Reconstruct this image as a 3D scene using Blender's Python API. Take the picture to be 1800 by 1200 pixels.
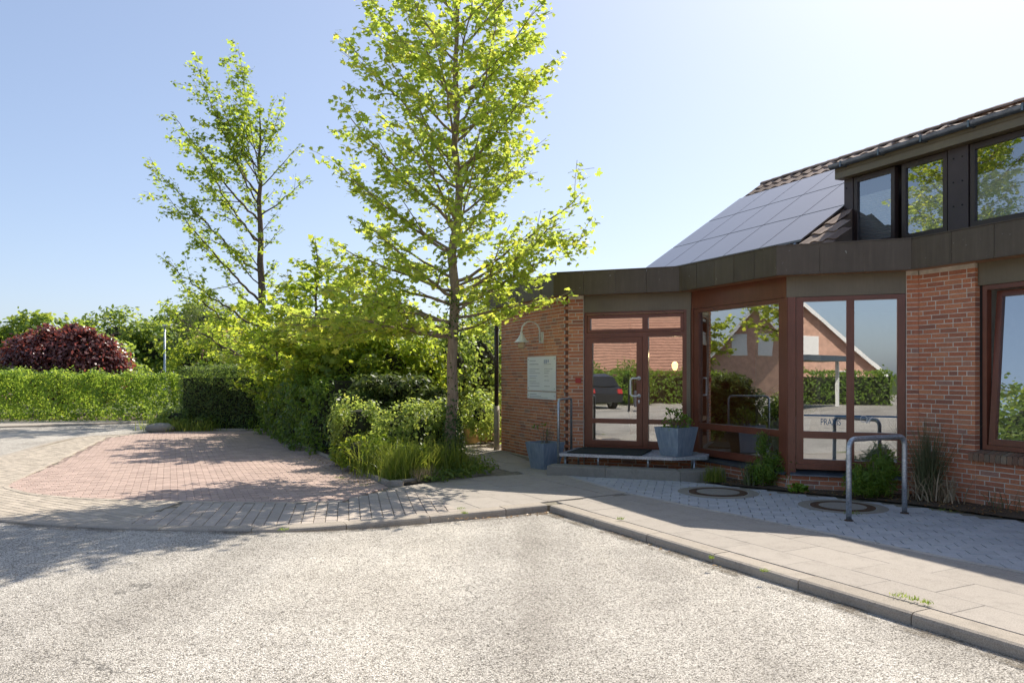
import bpy, math, random
import numpy as np
from mathutils import Vector, Matrix, Euler

for o in list(bpy.data.objects):
    bpy.data.objects.remove(o)
scene = bpy.context.scene
COL = scene.collection
R = math.radians

# ------------------------------------------------------------------ camera
cam_data = bpy.data.cameras.new("camera")
cam_data.sensor_width = 36.0
cam_data.lens = 27.0
cam_data.shift_y = 57.0 / 1800.0
cam_data.clip_end = 2000.0
cam = bpy.data.objects.new("camera", cam_data)
cam.location = (0.0, 0.0, 1.65)
cam.rotation_euler = (R(90), 0, 0)
COL.objects.link(cam)
scene.camera = cam

# ------------------------------------------------------------------ sky, sun, exposure
SUN = Vector((1.856, 2.514, 3.44)).normalized()
world = bpy.data.worlds.new("World")
scene.world = world
world.use_nodes = True
wn = world.node_tree
bg = wn.nodes["Background"]
sky = wn.nodes.new("ShaderNodeTexSky")
sky.sky_type = 'NISHITA'
sky.sun_disc = False
sky.sun_elevation = math.asin(SUN.z)
sky.sun_rotation = math.atan2(SUN.x, SUN.y)
sky.altitude = 0
sky.air_density = 0.8
sky.dust_density = 1.4
sky.ozone_density = 2.6
# even, uniform film-like response for the whole sky: paler blue, softer glare
gam = wn.nodes.new("ShaderNodeGamma"); gam.inputs[1].default_value = 0.68
tint = wn.nodes.new("ShaderNodeMix"); tint.data_type = 'RGBA'; tint.blend_type = 'MULTIPLY'; tint.inputs[0].default_value = 1.0
tint.inputs[7].default_value = (0.93, 0.945, 1.0, 1)
wn.links.new(sky.outputs[0], gam.inputs[0]); wn.links.new(gam.outputs[0], tint.inputs[6]); wn.links.new(tint.outputs[2], bg.inputs[0])
bg.inputs[1].default_value = 0.118
sun_data = bpy.data.lights.new("sun", 'SUN')
sun_data.energy = 2.65
sun_data.angle = R(0.53)
sun_data.color = (1.0, 0.93, 0.82)
sun = bpy.data.objects.new("sun", sun_data)
sun.rotation_euler = SUN.to_track_quat('Z', 'Y').to_euler()
sun.location = (20, 30, 40)
COL.objects.link(sun)
vs = scene.view_settings
vs.view_transform = 'Standard'
vs.look = 'None'
vs.gamma = 1.0
vs.use_curve_mapping = False
vs.exposure = 1.38
scene.render.engine = 'CYCLES'
cy = scene.cycles
cy.use_denoising = True
cy.max_bounces = 10
cy.transparent_max_bounces = 16
cy.transmission_bounces = 6
cy.glossy_bounces = 5
cy.diffuse_bounces = 4
cy.caustics_reflective = False
cy.caustics_refractive = False

# ------------------------------------------------------------------ mesh helpers
class MB:
    def __init__(s):
        s.v = []; s.f = []; s.m = []
    def add(s, vs, fs, mi=0):
        o = len(s.v)
        s.v.extend([tuple(p) for p in vs])
        s.f.extend([tuple(i + o for i in f) for f in fs])
        s.m.extend([mi] * len(fs))
    def hexa(s, p, mi=0):
        s.add(p, [(0, 3, 2, 1), (4, 5, 6, 7), (0, 1, 5, 4), (1, 2, 6, 5), (2, 3, 7, 6), (3, 0, 4, 7)], mi)
    def box(s, x0, x1, y0, y1, z0, z1, mi=0):
        s.hexa([(x0, y0, z0), (x1, y0, z0), (x1, y1, z0), (x0, y1, z0), (x0, y0, z1), (x1, y0, z1), (x1, y1, z1), (x0, y1, z1)], mi)
    def prism(s, poly, z0, z1, mi=0, bottom=True):
        n = len(poly)
        vs = [(x, y, z0) for x, y in poly] + [(x, y, z1) for x, y in poly]
        fs = [tuple(range(n, 2 * n))]
        if bottom: fs.append(tuple(range(n - 1, -1, -1)))
        fs += [(i, (i + 1) % n, n + (i + 1) % n, n + i) for i in range(n)]
        s.add(vs, fs, mi)
    def tube(s, pts, rad, n=8, cap=True, mi=0):
        pts = [Vector(p) for p in pts]
        if not hasattr(rad, '__len__'): rad = [rad] * len(pts)
        rings = []; ref = None
        for i, p in enumerate(pts):
            t = (pts[min(i + 1, len(pts) - 1)] - pts[max(i - 1, 0)])
            if t.length < 1e-9: t = Vector((0, 0, 1))
            t.normalize()
            if ref is None:
                ref = Vector((1, 0, 0)) if abs(t.x) < .8 else Vector((0, 1, 0))
            a = (ref - t * ref.dot(t))
            if a.length < 1e-6:
                a = t.orthogonal()
            a.normalize(); b = t.cross(a); ref = a
            rings.append([p + (a * math.cos(2 * math.pi * k / n) + b * math.sin(2 * math.pi * k / n)) * rad[i] for k in range(n)])
        o = []
        for r in rings: o += r
        fs = []
        for i in range(len(pts) - 1):
            for k in range(n):
                fs.append((i * n + k, i * n + (k + 1) % n, (i + 1) * n + (k + 1) % n, (i + 1) * n + k))
        if cap:
            fs.append(tuple(range(n - 1, -1, -1)))
            q = (len(pts) - 1) * n
            fs.append(tuple(range(q, q + n)))
        s.add(o, fs, mi)
    def lathe(s, c, prof, n=24, mi=0):
        vs = []; fs = []
        for r, z in prof:
            for k in range(n):
                a = 2 * math.pi * k / n
                vs.append((c[0] + r * math.cos(a), c[1] + r * math.sin(a), c[2] + z))
        for i in range(len(prof) - 1):
            for k in range(n):
                fs.append((i * n + k, i * n + (k + 1) % n, (i + 1) * n + (k + 1) % n, (i + 1) * n + k))
        s.add(vs, fs, mi)
    def build(s, name, mat, parent=None, smooth=False, kind=None):
        me = bpy.data.meshes.new(name)
        w = wloc(parent)
        me.from_pydata([(x - w[0], y - w[1], z - w[2]) for x, y, z in s.v], [], s.f)
        mats = mat if isinstance(mat, (list, tuple)) else [mat]
        for m in mats: me.materials.append(m)
        if len(mats) > 1:
            me.polygons.foreach_set("material_index", s.m)
        if smooth:
            me.polygons.foreach_set("use_smooth", [True] * len(me.polygons))
        me.update()
        o = bpy.data.objects.new(name, me)
        COL.objects.link(o)
        o.parent = parent
        if kind: o["kind"] = kind
        return o

def wloc(o):
    x = [0.0, 0.0, 0.0]
    while o is not None:
        x = [x[i] + o.location[i] for i in range(3)]
        o = o.parent
    return x

def thing(name, loc, label, cat, group=None, kind=None):
    o = bpy.data.objects.new(name, None)
    o.empty_display_size = 0.1
    o.location = loc
    COL.objects.link(o)
    return tag(o, label, cat, group, kind)

def tag(o, label=None, cat=None, group=None, kind=None):
    if label: o["label"] = label
    if cat: o["category"] = cat
    if group: o["group"] = group
    if kind: o["kind"] = kind
    return o

def piece(name, me, parent, loc, rotz=0.0, scale=(1, 1, 1), rot=None):
    o = bpy.data.objects.new(name, me)
    COL.objects.link(o)
    w = wloc(parent)
    o.parent = parent
    o.location = (loc[0] - w[0], loc[1] - w[1], loc[2] - w[2])
    o.rotation_euler = rot if rot else (0, 0, rotz)
    o.scale = scale
    return o

def np_mesh(name, V, F, mat, parent=None, kind=None, smooth=False):
    """V (n,3) float, F (m,k) int"""
    me = bpy.data.meshes.new(name)
    V = np.asarray(V, dtype=np.float32) - np.array(wloc(parent), dtype=np.float32)
    F = np.asarray(F, dtype=np.int32)
    k = F.shape[1]
    me.vertices.add(len(V)); me.vertices.foreach_set("co", V.ravel())
    me.loops.add(F.size); me.loops.foreach_set("vertex_index", F.ravel())
    me.polygons.add(len(F))
    me.polygons.foreach_set("loop_start", np.arange(0, F.size, k, dtype=np.int32))
    me.polygons.foreach_set("loop_total", np.full(len(F), k, dtype=np.int32))
    if smooth: me.polygons.foreach_set("use_smooth", np.ones(len(F), dtype=bool))
    me.materials.append(mat)
    me.update(calc_edges=True); me.validate()
    o = bpy.data.objects.new(name, me)
    COL.objects.link(o); o.parent = parent
    if kind: o["kind"] = kind
    return o

# ------------------------------------------------------------------ materials
def N(nt, typ, **kw):
    n = nt.nodes.new(typ)
    for k, v in kw.items():
        if k.startswith("i_"):
            key = k[2:]
            n.inputs[int(key) if key.isdigit() else key.replace("_", " ")].default_value = v
        else:
            setattr(n, k, v)
    return n

def ramp(nt, fac, stops, interp='LINEAR'):
    r = nt.nodes.new("ShaderNodeValToRGB")
    r.color_ramp.interpolation = interp
    els = r.color_ramp.elements
    while len(els) < len(stops): els.new(0.5)
    for e, (p, c) in zip(els, stops):
        e.position = p
        e.color = (c[0], c[1], c[2], 1) if hasattr(c, '__len__') else (c, c, c, 1)
    nt.links.new(fac, r.inputs[0])
    return r.outputs[0]

def mixc(nt, fac, a, b, mode='MIX'):
    m = nt.nodes.new("ShaderNodeMix"); m.data_type = 'RGBA'; m.blend_type = mode
    for sock, v in ((m.inputs[0], fac), (m.inputs[6], a), (m.inputs[7], b)):
        if hasattr(v, 'is_linked'): nt.links.new(v, sock)
        elif hasattr(v, '__len__'): sock.default_value = (v[0], v[1], v[2], 1)
        else: sock.default_value = v
    return m.outputs[2]

def mth(nt, op, a, b=0.0):
    m = nt.nodes.new("ShaderNodeMath"); m.operation = op
    for sock, v in ((m.inputs[0], a), (m.inputs[1], b)):
        if hasattr(v, 'is_linked'): nt.links.new(v, sock)
        else: sock.default_value = v
    return m.outputs[0]

def newmat(name):
    m = bpy.data.materials.new(name); m.use_nodes = True
    nt = m.node_tree
    b = nt.nodes["Principled BSDF"]
    return m, nt, b

def pos(nt):
    return nt.nodes.new("ShaderNodeNewGeometry").outputs["Position"]

def noise(nt, scale, detail=3.0, rough=0.6, vec=None):
    n = N(nt, "ShaderNodeTexNoise")
    n.inputs["Scale"].default_value = scale; n.inputs["Detail"].default_value = detail; n.inputs["Roughness"].default_value = rough
    nt.links.new(vec if vec is not None else pos(nt), n.inputs["Vector"])
    return n.outputs["Fac"]

def rnd(nt):
    g = nt.nodes.new("ShaderNodeNewGeometry"); oi = nt.nodes.new("ShaderNodeObjectInfo")
    return mth(nt, 'FRACT', mth(nt, 'ADD', g.outputs["Random Per Island"], oi.outputs["Random"]))

def bump(nt, b, h, strength=0.4, dist=0.01):
    n = N(nt, "ShaderNodeBump"); n.inputs["Strength"].default_value = strength; n.inputs["Distance"].default_value = dist
    nt.links.new(h, n.inputs["Height"]); nt.links.new(n.outputs[0], b.inputs["Normal"])

def plain(name, col, rough=0.6, metal=0.0, var=0.25, scale=6.0, bumps=0.0, bscale=80.0, spec=0.5):
    m, nt, b = newmat(name)
    n = noise(nt, scale)
    lo = [c * (1 - var) for c in col]; hi = [min(1, c * (1 + var)) for c in col]
    nt.links.new(ramp(nt, n, [(0.3, lo), (0.7, hi)]), b.inputs["Base Color"])
    b.inputs["Roughness"].default_value = rough; b.inputs["Metallic"].default_value = metal
    b.inputs["Specular IOR Level"].default_value = spec
    if bumps: bump(nt, b, noise(nt, bscale), bumps, 0.005)
    return m

def brick_mat(name, stops, grime=True):
    m, nt, b = newmat(name)
    base = ramp(nt, rnd(nt), stops)
    n = noise(nt, 45.0, 4, .7)
    c = mixc(nt, 0.5, base, ramp(nt, n, [(0.25, 0.55), (0.7, 1.25)]), 'MULTIPLY')
    n2 = noise(nt, 2.3, 4, .7)
    c = mixc(nt, mth(nt, 'MULTIPLY', ramp(nt, n2, [(0.5, 0), (0.75, 1)]), 0.25), c, (0.20, 0.16, 0.12))
    nt.links.new(c, b.inputs["Base Color"])
    b.inputs["Roughness"].default_value = 0.85; b.inputs["Specular IOR Level"].default_value = 0.3
    bump(nt, b, noise(nt, 130.0, 4, .7), 0.5, 0.004)
    return m

M = {}
M['brick'] = brick_mat('brick', [(0, (.34, .15, .10)), (.15, (.50, .19, .105)), (.45, (.62, .25, .125)), (.7, (.52, .185, .10)), (.88, (.66, .29, .15)), (1, (.38, .21, .16))])
M['brick_sill'] = brick_mat('brick_sill', [(0, (.20, .12, .08)), (.4, (.30, .17, .11)), (.7, (.22, .16, .11)), (1, (.34, .26, .18))])
M['mortar'] = plain('mortar', (.66, .60, .50), .95, 0, .2, 9.0, .6, 200.0)
M['far_brick'] = None

def stone_mat(name, c0, c1, speck=0.5, sc=160.0, rough=0.9, bs=0.5, perpiece=0.25):
    m, nt, b = newmat(name)
    r = rnd(nt)
    n = noise(nt, 1.1, 5, .65)
    base = mixc(nt, n, c0, c1)
    base = mixc(nt, 1.0, base, ramp(nt, r, [(0, 1 - perpiece), (1, 1 + perpiece * .6)]), 'MULTIPLY')
    s = noise(nt, sc, 3, .8)
    c = mixc(nt, speck, base, ramp(nt, s, [(0.32, 0.35), (0.5, 1.0), (0.68, 1.55)]), 'MULTIPLY')
    st = noise(nt, 5.0, 5, .75)
    c = mixc(nt, mth(nt, 'MULTIPLY', ramp(nt, st, [(0.50, 0), (0.72, 1)]), 0.38), c, [x * .5 for x in c0])
    sp = noise(nt, 38.0, 2, .5)
    c = mixc(nt, ramp(nt, sp, [(0.69, 0), (0.72, .55)]), c, [x * .32 for x in c0])
    nt.links.new(c, b.inputs["Base Color"])
    b.inputs["Roughness"].default_value = rough; b.inputs["Specular IOR Level"].default_value = 0.25
    bump(nt, b, s, bs, 0.004)
    return m

M['slab'] = stone_mat('slab', (.355, .315, .27), (.415, .37, .32), .45, 130.0, perpiece=.05)
M['kerb'] = stone_mat('kerb', (.34, .295, .24), (.43, .375, .31), .6, 150.0, perpiece=.08)
M['step'] = stone_mat('step', (.26, .24, .20), (.34, .31, .26), .6, 150.0, perpiece=.1)
M['paver_red'] = stone_mat('paver_red', (.44, .325, .27), (.50, .375, .315), .35, 140.0, perpiece=.18)
M['paver_beige'] = stone_mat('paver_beige', (.43, .37, .295), (.50, .43, .345), .4, 140.0, perpiece=.17)
M['paver_dark'] = stone_mat('paver_dark', (.43, .37, .31), (.49, .42, .355), .4, 140.0, perpiece=.15)
M['paver_grey'] = stone_mat('paver_grey', (.42, .43, .44), (.49, .49, .49), .3, 140.0, perpiece=.10)
M['edging'] = stone_mat('edging', (.42, .38, .33), (.50, .45, .39), .35, 140.0, perpiece=.1)
M['joint'] = plain('joint_sand', (.20, .175, .13), 1.0, 0, .45, 14.0, .5, 150.0)
M['soil'] = stone_mat('soil', (.075, .057, .038), (.12, .093, .065), .9, 60.0, bs=1.0)
M['concrete_cover'] = stone_mat('concrete_cover', (.33, .30, .26), (.40, .37, .31), .6, 120.0)

def asphalt():
    m, nt, b = newmat('chip_seal_asphalt')
    p = pos(nt)
    v = N(nt, "ShaderNodeTexVoronoi"); v.inputs["Scale"].default_value = 112.0; nt.links.new(p, v.inputs["Vector"])
    sep = N(nt, "ShaderNodeSeparateColor"); nt.links.new(v.outputs["Color"], sep.inputs[0])
    chips = ramp(nt, sep.outputs[0], [(0, (.13, .115, .095)), (.24, (.50, .46, .40)), (.6, (.76, .705, .63)), (1, (.95, .89, .81))])
    edge = ramp(nt, v.outputs["Distance"], [(0.28, 1.0), (0.66, 0.30)])
    c = mixc(nt, 0.8, chips, edge, 'MULTIPLY')
    big = noise(nt, 0.55, 5, .6)
    c = mixc(nt, 1.0, c, ramp(nt, big, [(0.3, (.80, .79, .77)), (0.7, (1.12, 1.12, 1.1))]), 'MULTIPLY')
    med = noise(nt, 5.0, 5, .75)
    c = mixc(nt, 0.5, c, ramp(nt, med, [(0.3, .74), (0.65, 1.18)]), 'MULTIPLY')
    # tyre-polished lanes sweeping round the bay, with grit and tar where wheels do not run
    mp = N(nt, "ShaderNodeMapping"); mp.inputs["Rotation"].default_value = (0, 0, .5); mp.inputs["Scale"].default_value = (.55, .10, 1); nt.links.new(p, mp.inputs["Vector"])
    lane = noise(nt, 1.0, 3, .55, mp.outputs[0])
    c = mixc(nt, 1.0, c, ramp(nt, lane, [(0.34, (.74, .73, .72)), (0.5, (1, 1, 1)), (0.66, (1.10, 1.09, 1.07))]), 'MULTIPLY')
    cr = N(nt, "ShaderNodeTexVoronoi"); cr.feature = 'DISTANCE_TO_EDGE'; cr.inputs["Scale"].default_value = .33
    wob = N(nt, "ShaderNodeVectorMath"); wob.operation = 'ADD'; nz = N(nt, "ShaderNodeTexNoise"); nz.inputs["Scale"].default_value = 1.8; nz.inputs["Detail"].default_value = 5
    nt.links.new(p, nz.inputs["Vector"]); nt.links.new(p, wob.inputs[0]); nt.links.new(nz.outputs["Color"], wob.inputs[1]); nt.links.new(wob.outputs[0], cr.inputs["Vector"])
    crack = mth(nt, 'MULTIPLY', ramp(nt, cr.outputs["Distance"], [(0.0, 1), (0.004, 0)]), ramp(nt, noise(nt, .6, 2), [(0.56, 0), (0.62, .8)]))
    c = mixc(nt, crack, c, (.08, .075, .065))
    oil = noise(nt, 1.5, 3, .5)
    c = mixc(nt, ramp(nt, oil, [(0.70, 0), (0.78, .30)]), c, (.16, .15, .135))
    nt.links.new(c, b.inputs["Base Color"])
    b.inputs["Roughness"].default_value = 0.85; b.inputs["Specular IOR Level"].default_value = 0.3
    bump(nt, b, mth(nt, 'SUBTRACT', 1.0, v.outputs["Distance"]), 0.8, 0.007)
    return m
M['asphalt'] = asphalt()

def wood_frame(name, c0, c1, rough=.28):
    m, nt, b = newmat(name)
    p = pos(nt)
    mp = N(nt, "ShaderNodeMapping"); mp.inputs["Scale"].default_value = (60, 60, 4); nt.links.new(p, mp.inputs["Vector"])
    n = noise(nt, 1.0, 4, .6, mp.outputs[0])
    big = noise(nt, 1.7, 3, .6)
    c = mixc(nt, n, c0, c1)
    c = mixc(nt, .5, c, ramp(nt, big, [(.3, .65), (.7, 1.3)]), 'MULTIPLY')
    nt.links.new(c, b.inputs["Base Color"])
    b.inputs["Roughness"].default_value = rough
    bump(nt, b, n, .15, .002)
    return m
M['frame'] = wood_frame('stained_wood_frame', (.13, .04, .022), (.215, .072, .042))
M['band'] = wood_frame('olive_brown_board', (.145, .12, .075), (.195, .16, .105), .42)
M['soffit'] = wood_frame('soffit_wood', (.33, .16, .08), (.45, .24, .13), .5)
M['dormer_frame'] = wood_frame('dormer_frame', (.045, .03, .026), (.07, .048, .042), .4)

def fascia():
    m, nt, b = newmat('brown_metal_fascia')
    p = pos(nt)
    mp = N(nt, "ShaderNodeMapping"); mp.inputs["Scale"].default_value = (14, 14, 1.2); nt.links.new(p, mp.inputs["Vector"])
    streak = noise(nt, 1.0, 5, .7, mp.outputs[0])
    n = noise(nt, 3.0, 5, .65)
    c = mixc(nt, n, (.085, .064, .044), (.135, .105, .076))
    c = mixc(nt, .6, c, ramp(nt, streak, [(.3, .75), (.55, 1.0), (.75, 1.4)]), 'MULTIPLY')
    c = mixc(nt, .5, c, ramp(nt, rnd(nt), [(0, .8), (1, 1.15)]), 'MULTIPLY')
    spots = noise(nt, 22.0, 2, .5)
    c = mixc(nt, ramp(nt, spots, [(.735, 0), (.76, .5)]), c, (.45, .43, .38))
    nt.links.new(c, b.inputs["Base Color"])
    b.inputs["Roughness"].default_value = .5; b.inputs["Metallic"].default_value = .35
    return m
M['fascia'] = fascia()
M['dormer_panel'] = plain('dormer_panel', (.075, .055, .055), .45, .2, .12, 3.0)
M['gutter'] = plain('zinc_gutter', (.16, .19, .23), .4, .75, .25, 5.0)
M['galv'] = None
def galv():
    m, nt, b = newmat('galvanised_steel')
    v = N(nt, "ShaderNodeTexVoronoi"); v.inputs["Scale"].default_value = 70.0; nt.links.new(pos(nt), v.inputs["Vector"])
    sep = N(nt, "ShaderNodeSeparateColor"); nt.links.new(v.outputs["Color"], sep.inputs[0])
    c = ramp(nt, sep.outputs[0], [(0, (.36, .40, .43)), (1, (.56, .60, .64))])
    c = mixc(nt, .5, c, ramp(nt, noise(nt, 12, 4, .7), [(.35, .6), (.6, 1.1)]), 'MULTIPLY')
    nt.links.new(c, b.inputs["Base Color"])
    b.inputs["Roughness"].default_value = .42; b.inputs["Metallic"].default_value = .8
    return m
M['galv'] = galv()
M['white'] = plain('white_paint', (.78, .77, .74), .4, 0, .05, 6)
M['white_metal'] = plain('white_enamel', (.72, .71, .67), .35, 0, .12, 9)
M['sign'] = plain('sign_plate', (.88, .88, .88), .3, 0, .03, 3)
M['print_grey'] = plain('print_grey', (.42, .42, .44), .5, 0, .05)
M['print_blue'] = plain('print_blue', (.38, .42, .58), .5, 0, .05)
M['letter_blue'] = plain('lettering_blue', (.02, .11, .22), .5, 0, .05)
M['red'] = plain('red_plastic', (.42, .03, .025), .4, 0, .1)
M['mat'] = plain('rubber_mat', (.018, .026, .025), .95, 0, .3, 60, .8, 300)
M['pipe'] = plain('brown_downpipe', (.05, .035, .028), .45, .2, .2)
M['pipe_low'] = plain('beige_standpipe', (.36, .30, .22), .6, 0, .2)
M['planter'] = None
def planter():
    m, nt, b = newmat('blue_grey_planter')
    p = pos(nt)
    mp = N(nt, "ShaderNodeMapping"); mp.inputs["Scale"].default_value = (18, 18, 2.5); nt.links.new(p, mp.inputs["Vector"])
    s = noise(nt, 1.0, 5, .7, mp.outputs[0])
    c = mixc(nt, ramp(nt, s, [(.35, 0), (.75, 1)]), (.19, .25, .32), (.33, .39, .45))
    c = mixc(nt, .4, c, ramp(nt, noise(nt, 9, 4), [(.3, .75), (.7, 1.2)]), 'MULTIPLY')
    nt.links.new(c, b.inputs["Base Color"]); b.inputs["Roughness"].default_value = .55
    return m
M['planter'] = planter()
M['rust'] = plain('rusty_iron', (.10, .058, .033), .8, .3, .4, 30, .6, 120)
M['tile'] = brick_mat('roof_tile', [(0, (.16, .11, .085)), (.4, (.27, .19, .15)), (.75, (.34, .25, .20)), (1, (.22, .16, .13))])
M['tile_red'] = brick_mat('red_roof_tile', [(0, (.28, .12, .075)), (.5, (.36, .17, .11)), (1, (.30, .14, .09))])
M['black'] = plain('black_void', (.012, .012, .012), .9)
M['room_wall'] = plain('room_wall', (.55, .56, .55), .9, 0, .05)
M['room_floor'] = plain('room_floor', (.30, .24, .17), .5, 0, .2, 4)
M['bark'] = None
def bark(name, c0, c1):
    m, nt, b = newmat(name)
    p = pos(nt)
    mp = N(nt, "ShaderNodeMapping"); mp.inputs["Scale"].default_value = (30, 30, 6); nt.links.new(p, mp.inputs["Vector"])
    n = noise(nt, 1.0, 6, .75, mp.outputs[0])
    c = mixc(nt, ramp(nt, n, [(.35, 0), (.65, 1)]), c0, c1)
    patch = noise(nt, 6.0, 4, .7)
    c = mixc(nt, mth(nt, 'MULTIPLY', ramp(nt, patch, [(.58, 0), (.68, 1)]), .6), c, (.30, .26, .21))
    nt.links.new(c, b.inputs["Base Color"]); b.inputs["Roughness"].default_value = .95
    b.inputs["Specular IOR Level"].default_value = .2
    bump(nt, b, n, .9, .012)
    return m
M['bark'] = bark('bark', (.20, .145, .10), (.36, .28, .205))
M['bark_dark'] = bark('bark_dark', (.08, .06, .045), (.17, .13, .10))
M['twig'] = plain('dry_twig', (.22, .17, .12), .9, 0, .3, 30)
M['log'] = plain('cut_wood', (.50, .33, .14), .8, 0, .35, 9, .6, 60)

def glass(name, base=0.26, tint=(.80, .86, .85)):
    m = bpy.data.materials.new(name); m.use_nodes = True
    nt = m.node_tree; nt.nodes.clear()
    out = nt.nodes.new("ShaderNodeOutputMaterial")
    t = nt.nodes.new("ShaderNodeBsdfTransparent"); t.inputs[0].default_value = (*tint, 1)
    g = nt.nodes.new("ShaderNodeBsdfGlossy"); g.inputs["Roughness"].default_value = 0.0; g.inputs[0].default_value = (.93, .95, .96, 1)
    fr = nt.nodes.new("ShaderNodeFresnel"); fr.inputs[0].default_value = 1.5
    bm = N(nt, "ShaderNodeBump"); bm.inputs["Strength"].default_value = .035; bm.inputs["Distance"].default_value = .02
    nt.links.new(noise(nt, 1.6, 1, .4), bm.inputs["Height"]); nt.links.new(bm.outputs[0], g.inputs["Normal"])
    f = mth(nt, 'ADD', base, mth(nt, 'MULTIPLY', fr.outputs[0], 1 - base))
    mx = nt.nodes.new("ShaderNodeMixShader")
    nt.links.new(f, mx.inputs[0]); nt.links.new(t.outputs[0], mx.inputs[1]); nt.links.new(g.outputs[0], mx.inputs[2])
    nt.links.new(mx.outputs[0], out.inputs[0])
    return m
M['glass'] = glass('window_glass', .46)
M['glass_dormer'] = glass('dormer_glass', .34, (.92, .96, .97))
M['notch_shade'] = plain('notch_shade_brick', (.16, .075, .05), .9, 0, .3, 20)  # brick tone darkened to paint the shade inside the corner notches

def solar():
    m, nt, b = newmat('solar_glass')
    n = noise(nt, .8, 4)
    nt.links.new(mixc(nt, n, (.05, .046, .048), (.075, .068, .07)), b.inputs["Base Color"])
    b.inputs["Roughness"].default_value = .32; b.inputs["Specular IOR Level"].default_value = .8
    b.inputs["Coat Weight"].default_value = .7; b.inputs["Coat Roughness"].default_value = .18
    return m
M['solar'] = solar()

def leaf_mat(name, stops, tcol, tw=.45, rough=.42):
    m = bpy.data.materials.new(name); m.use_nodes = True
    nt = m.node_tree; b = nt.nodes["Principled BSDF"]; out = nt.nodes["Material Output"]
    r = rnd(nt)
    c = ramp(nt, r, stops)
    big = noise(nt, 1.3, 3)
    c = mixc(nt, .5, c, ramp(nt, big, [(.3, .7), (.7, 1.3)]), 'MULTIPLY')
    nt.links.new(c, b.inputs["Base Color"])
    b.inputs["Roughness"].default_value = rough; b.inputs["Specular IOR Level"].default_value = .35
    t = nt.nodes.new("ShaderNodeBsdfTranslucent")
    tc = mixc(nt, 1.0, ramp(nt, r, [(0, [x * .75 for x in tcol]), (.6, tcol), (1, [min(1, tcol[0] * 1.35), tcol[1] * 1.1, tcol[2]])]), ramp(nt, big, [(.3, .8), (.7, 1.15)]), 'MULTIPLY')
    nt.links.new(tc, t.inputs[0])
    mx = nt.nodes.new("ShaderNodeMixShader"); mx.inputs[0].default_value = tw
    nt.links.new(b.outputs[0], mx.inputs[1]); nt.links.new(t.outputs[0], mx.inputs[2])
    nt.links.new(mx.outputs[0], out.inputs[0])
    return m
M['leaf_maple'] = leaf_mat('maple_leaf', [(0, (.17, .24, .04)), (.6, (.25, .32, .05)), (.92, (.34, .37, .07)), (1, (.42, .32, .07))], (.70, .84, .12), .6)
M['leaf_tree2'] = leaf_mat('plane_leaf', [(0, (.12, .18, .03)), (.7, (.18, .25, .04)), (1, (.24, .29, .05))], (.60, .76, .09), .55)
M['leaf_mid'] = leaf_mat('broad_leaf', [(0, (.08, .15, .02)), (.7, (.13, .20, .03)), (1, (.22, .25, .04))], (.62, .76, .08), .55)
M['leaf_shrub'] = leaf_mat('shrub_leaf', [(0, (.08, .14, .025)), (.7, (.13, .20, .045)), (1, (.21, .26, .08))], (.44, .58, .10), .48)
M['leaf_pale'] = leaf_mat('pale_shrub_leaf', [(0, (.13, .19, .05)), (.7, (.20, .27, .07)), (1, (.29, .33, .10))], (.58, .72, .14), .5)
M['leaf_yew'] = leaf_mat('yew_needle', [(0, (.04, .07, .02)), (.7, (.08, .125, .03)), (1, (.15, .18, .05))], (.30, .44, .09), .4)
M['leaf_privet'] = leaf_mat('privet_leaf', [(0, (.06, .11, .02)), (.7, (.11, .18, .035)), (1, (.18, .25, .05))], (.38, .56, .07), .45)
M['leaf_yew_tip'] = leaf_mat('yew_tip', [(0, (.05, .08, .02)), (1, (.10, .13, .035))], (.22, .30, .06), .35)
M['leaf_hedge'] = leaf_mat('hornbeam_leaf', [(0, (.09, .16, .025)), (.7, (.14, .23, .04)), (1, (.22, .30, .06))], (.50, .69, .09), .5)
M['leaf_copper'] = leaf_mat('copper_leaf', [(0, (.085, .038, .036)), (.6, (.15, .065, .062)), (1, (.32, .20, .19))], (.46, .12, .09), .4, .28)
M['leaf_far'] = leaf_mat('far_leaf', [(0, (.08, .14, .03)), (.7, (.13, .20, .04)), (1, (.18, .24, .05))], (.50, .64, .09), .5)
M['leaf_lime'] = leaf_mat('lime_leaf', [(0, (.10, .17, .02)), (1, (.16, .24, .03))], (.42, .56, .04), .42)
M['leaf_willow'] = leaf_mat('willow_leaf', [(0, (.09, .12, .045)), (1, (.14, .17, .07))], (.28, .34, .08), .38)
M['leaf_bamboo'] = leaf_mat('bamboo_leaf', [(0, (.07, .14, .02)), (.7, (.13, .22, .03)), (1, (.20, .28, .05))], (.42, .58, .07), .42)
M['leaf_limeplant'] = leaf_mat('lime_plant_leaf', [(0, (.15, .26, .03)), (1, (.22, .34, .05))], (.4, .55, .06), .4)
M['grass'] = leaf_mat('grass_blade', [(0, (.08, .13, .02)), (.6, (.14, .20, .03)), (1, (.28, .27, .10))], (.52, .62, .08), .45)
M['grass_orn'] = leaf_mat('reed_blade', [(0, (.09, .11, .05)), (.7, (.14, .16, .08)), (1, (.26, .24, .14))], (.22, .25, .10), .3)
M['straw'] = leaf_mat('straw_blade', [(0, (.30, .23, .14)), (1, (.50, .41, .28))], (.40, .32, .18), .2)
M['ivy'] = leaf_mat('ivy_leaf', [(0, (.025, .06, .012)), (1, (.07, .12, .03))], (.16, .26, .03), .3)
M['blossom'] = leaf_mat('pink_blossom', [(0, (.55, .22, .22)), (1, (.70, .38, .36))], (.6, .3, .3), .3)
M['core'] = plain('twig_core', (.022, .026, .012), 1.0, 0, .4, 12)
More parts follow.
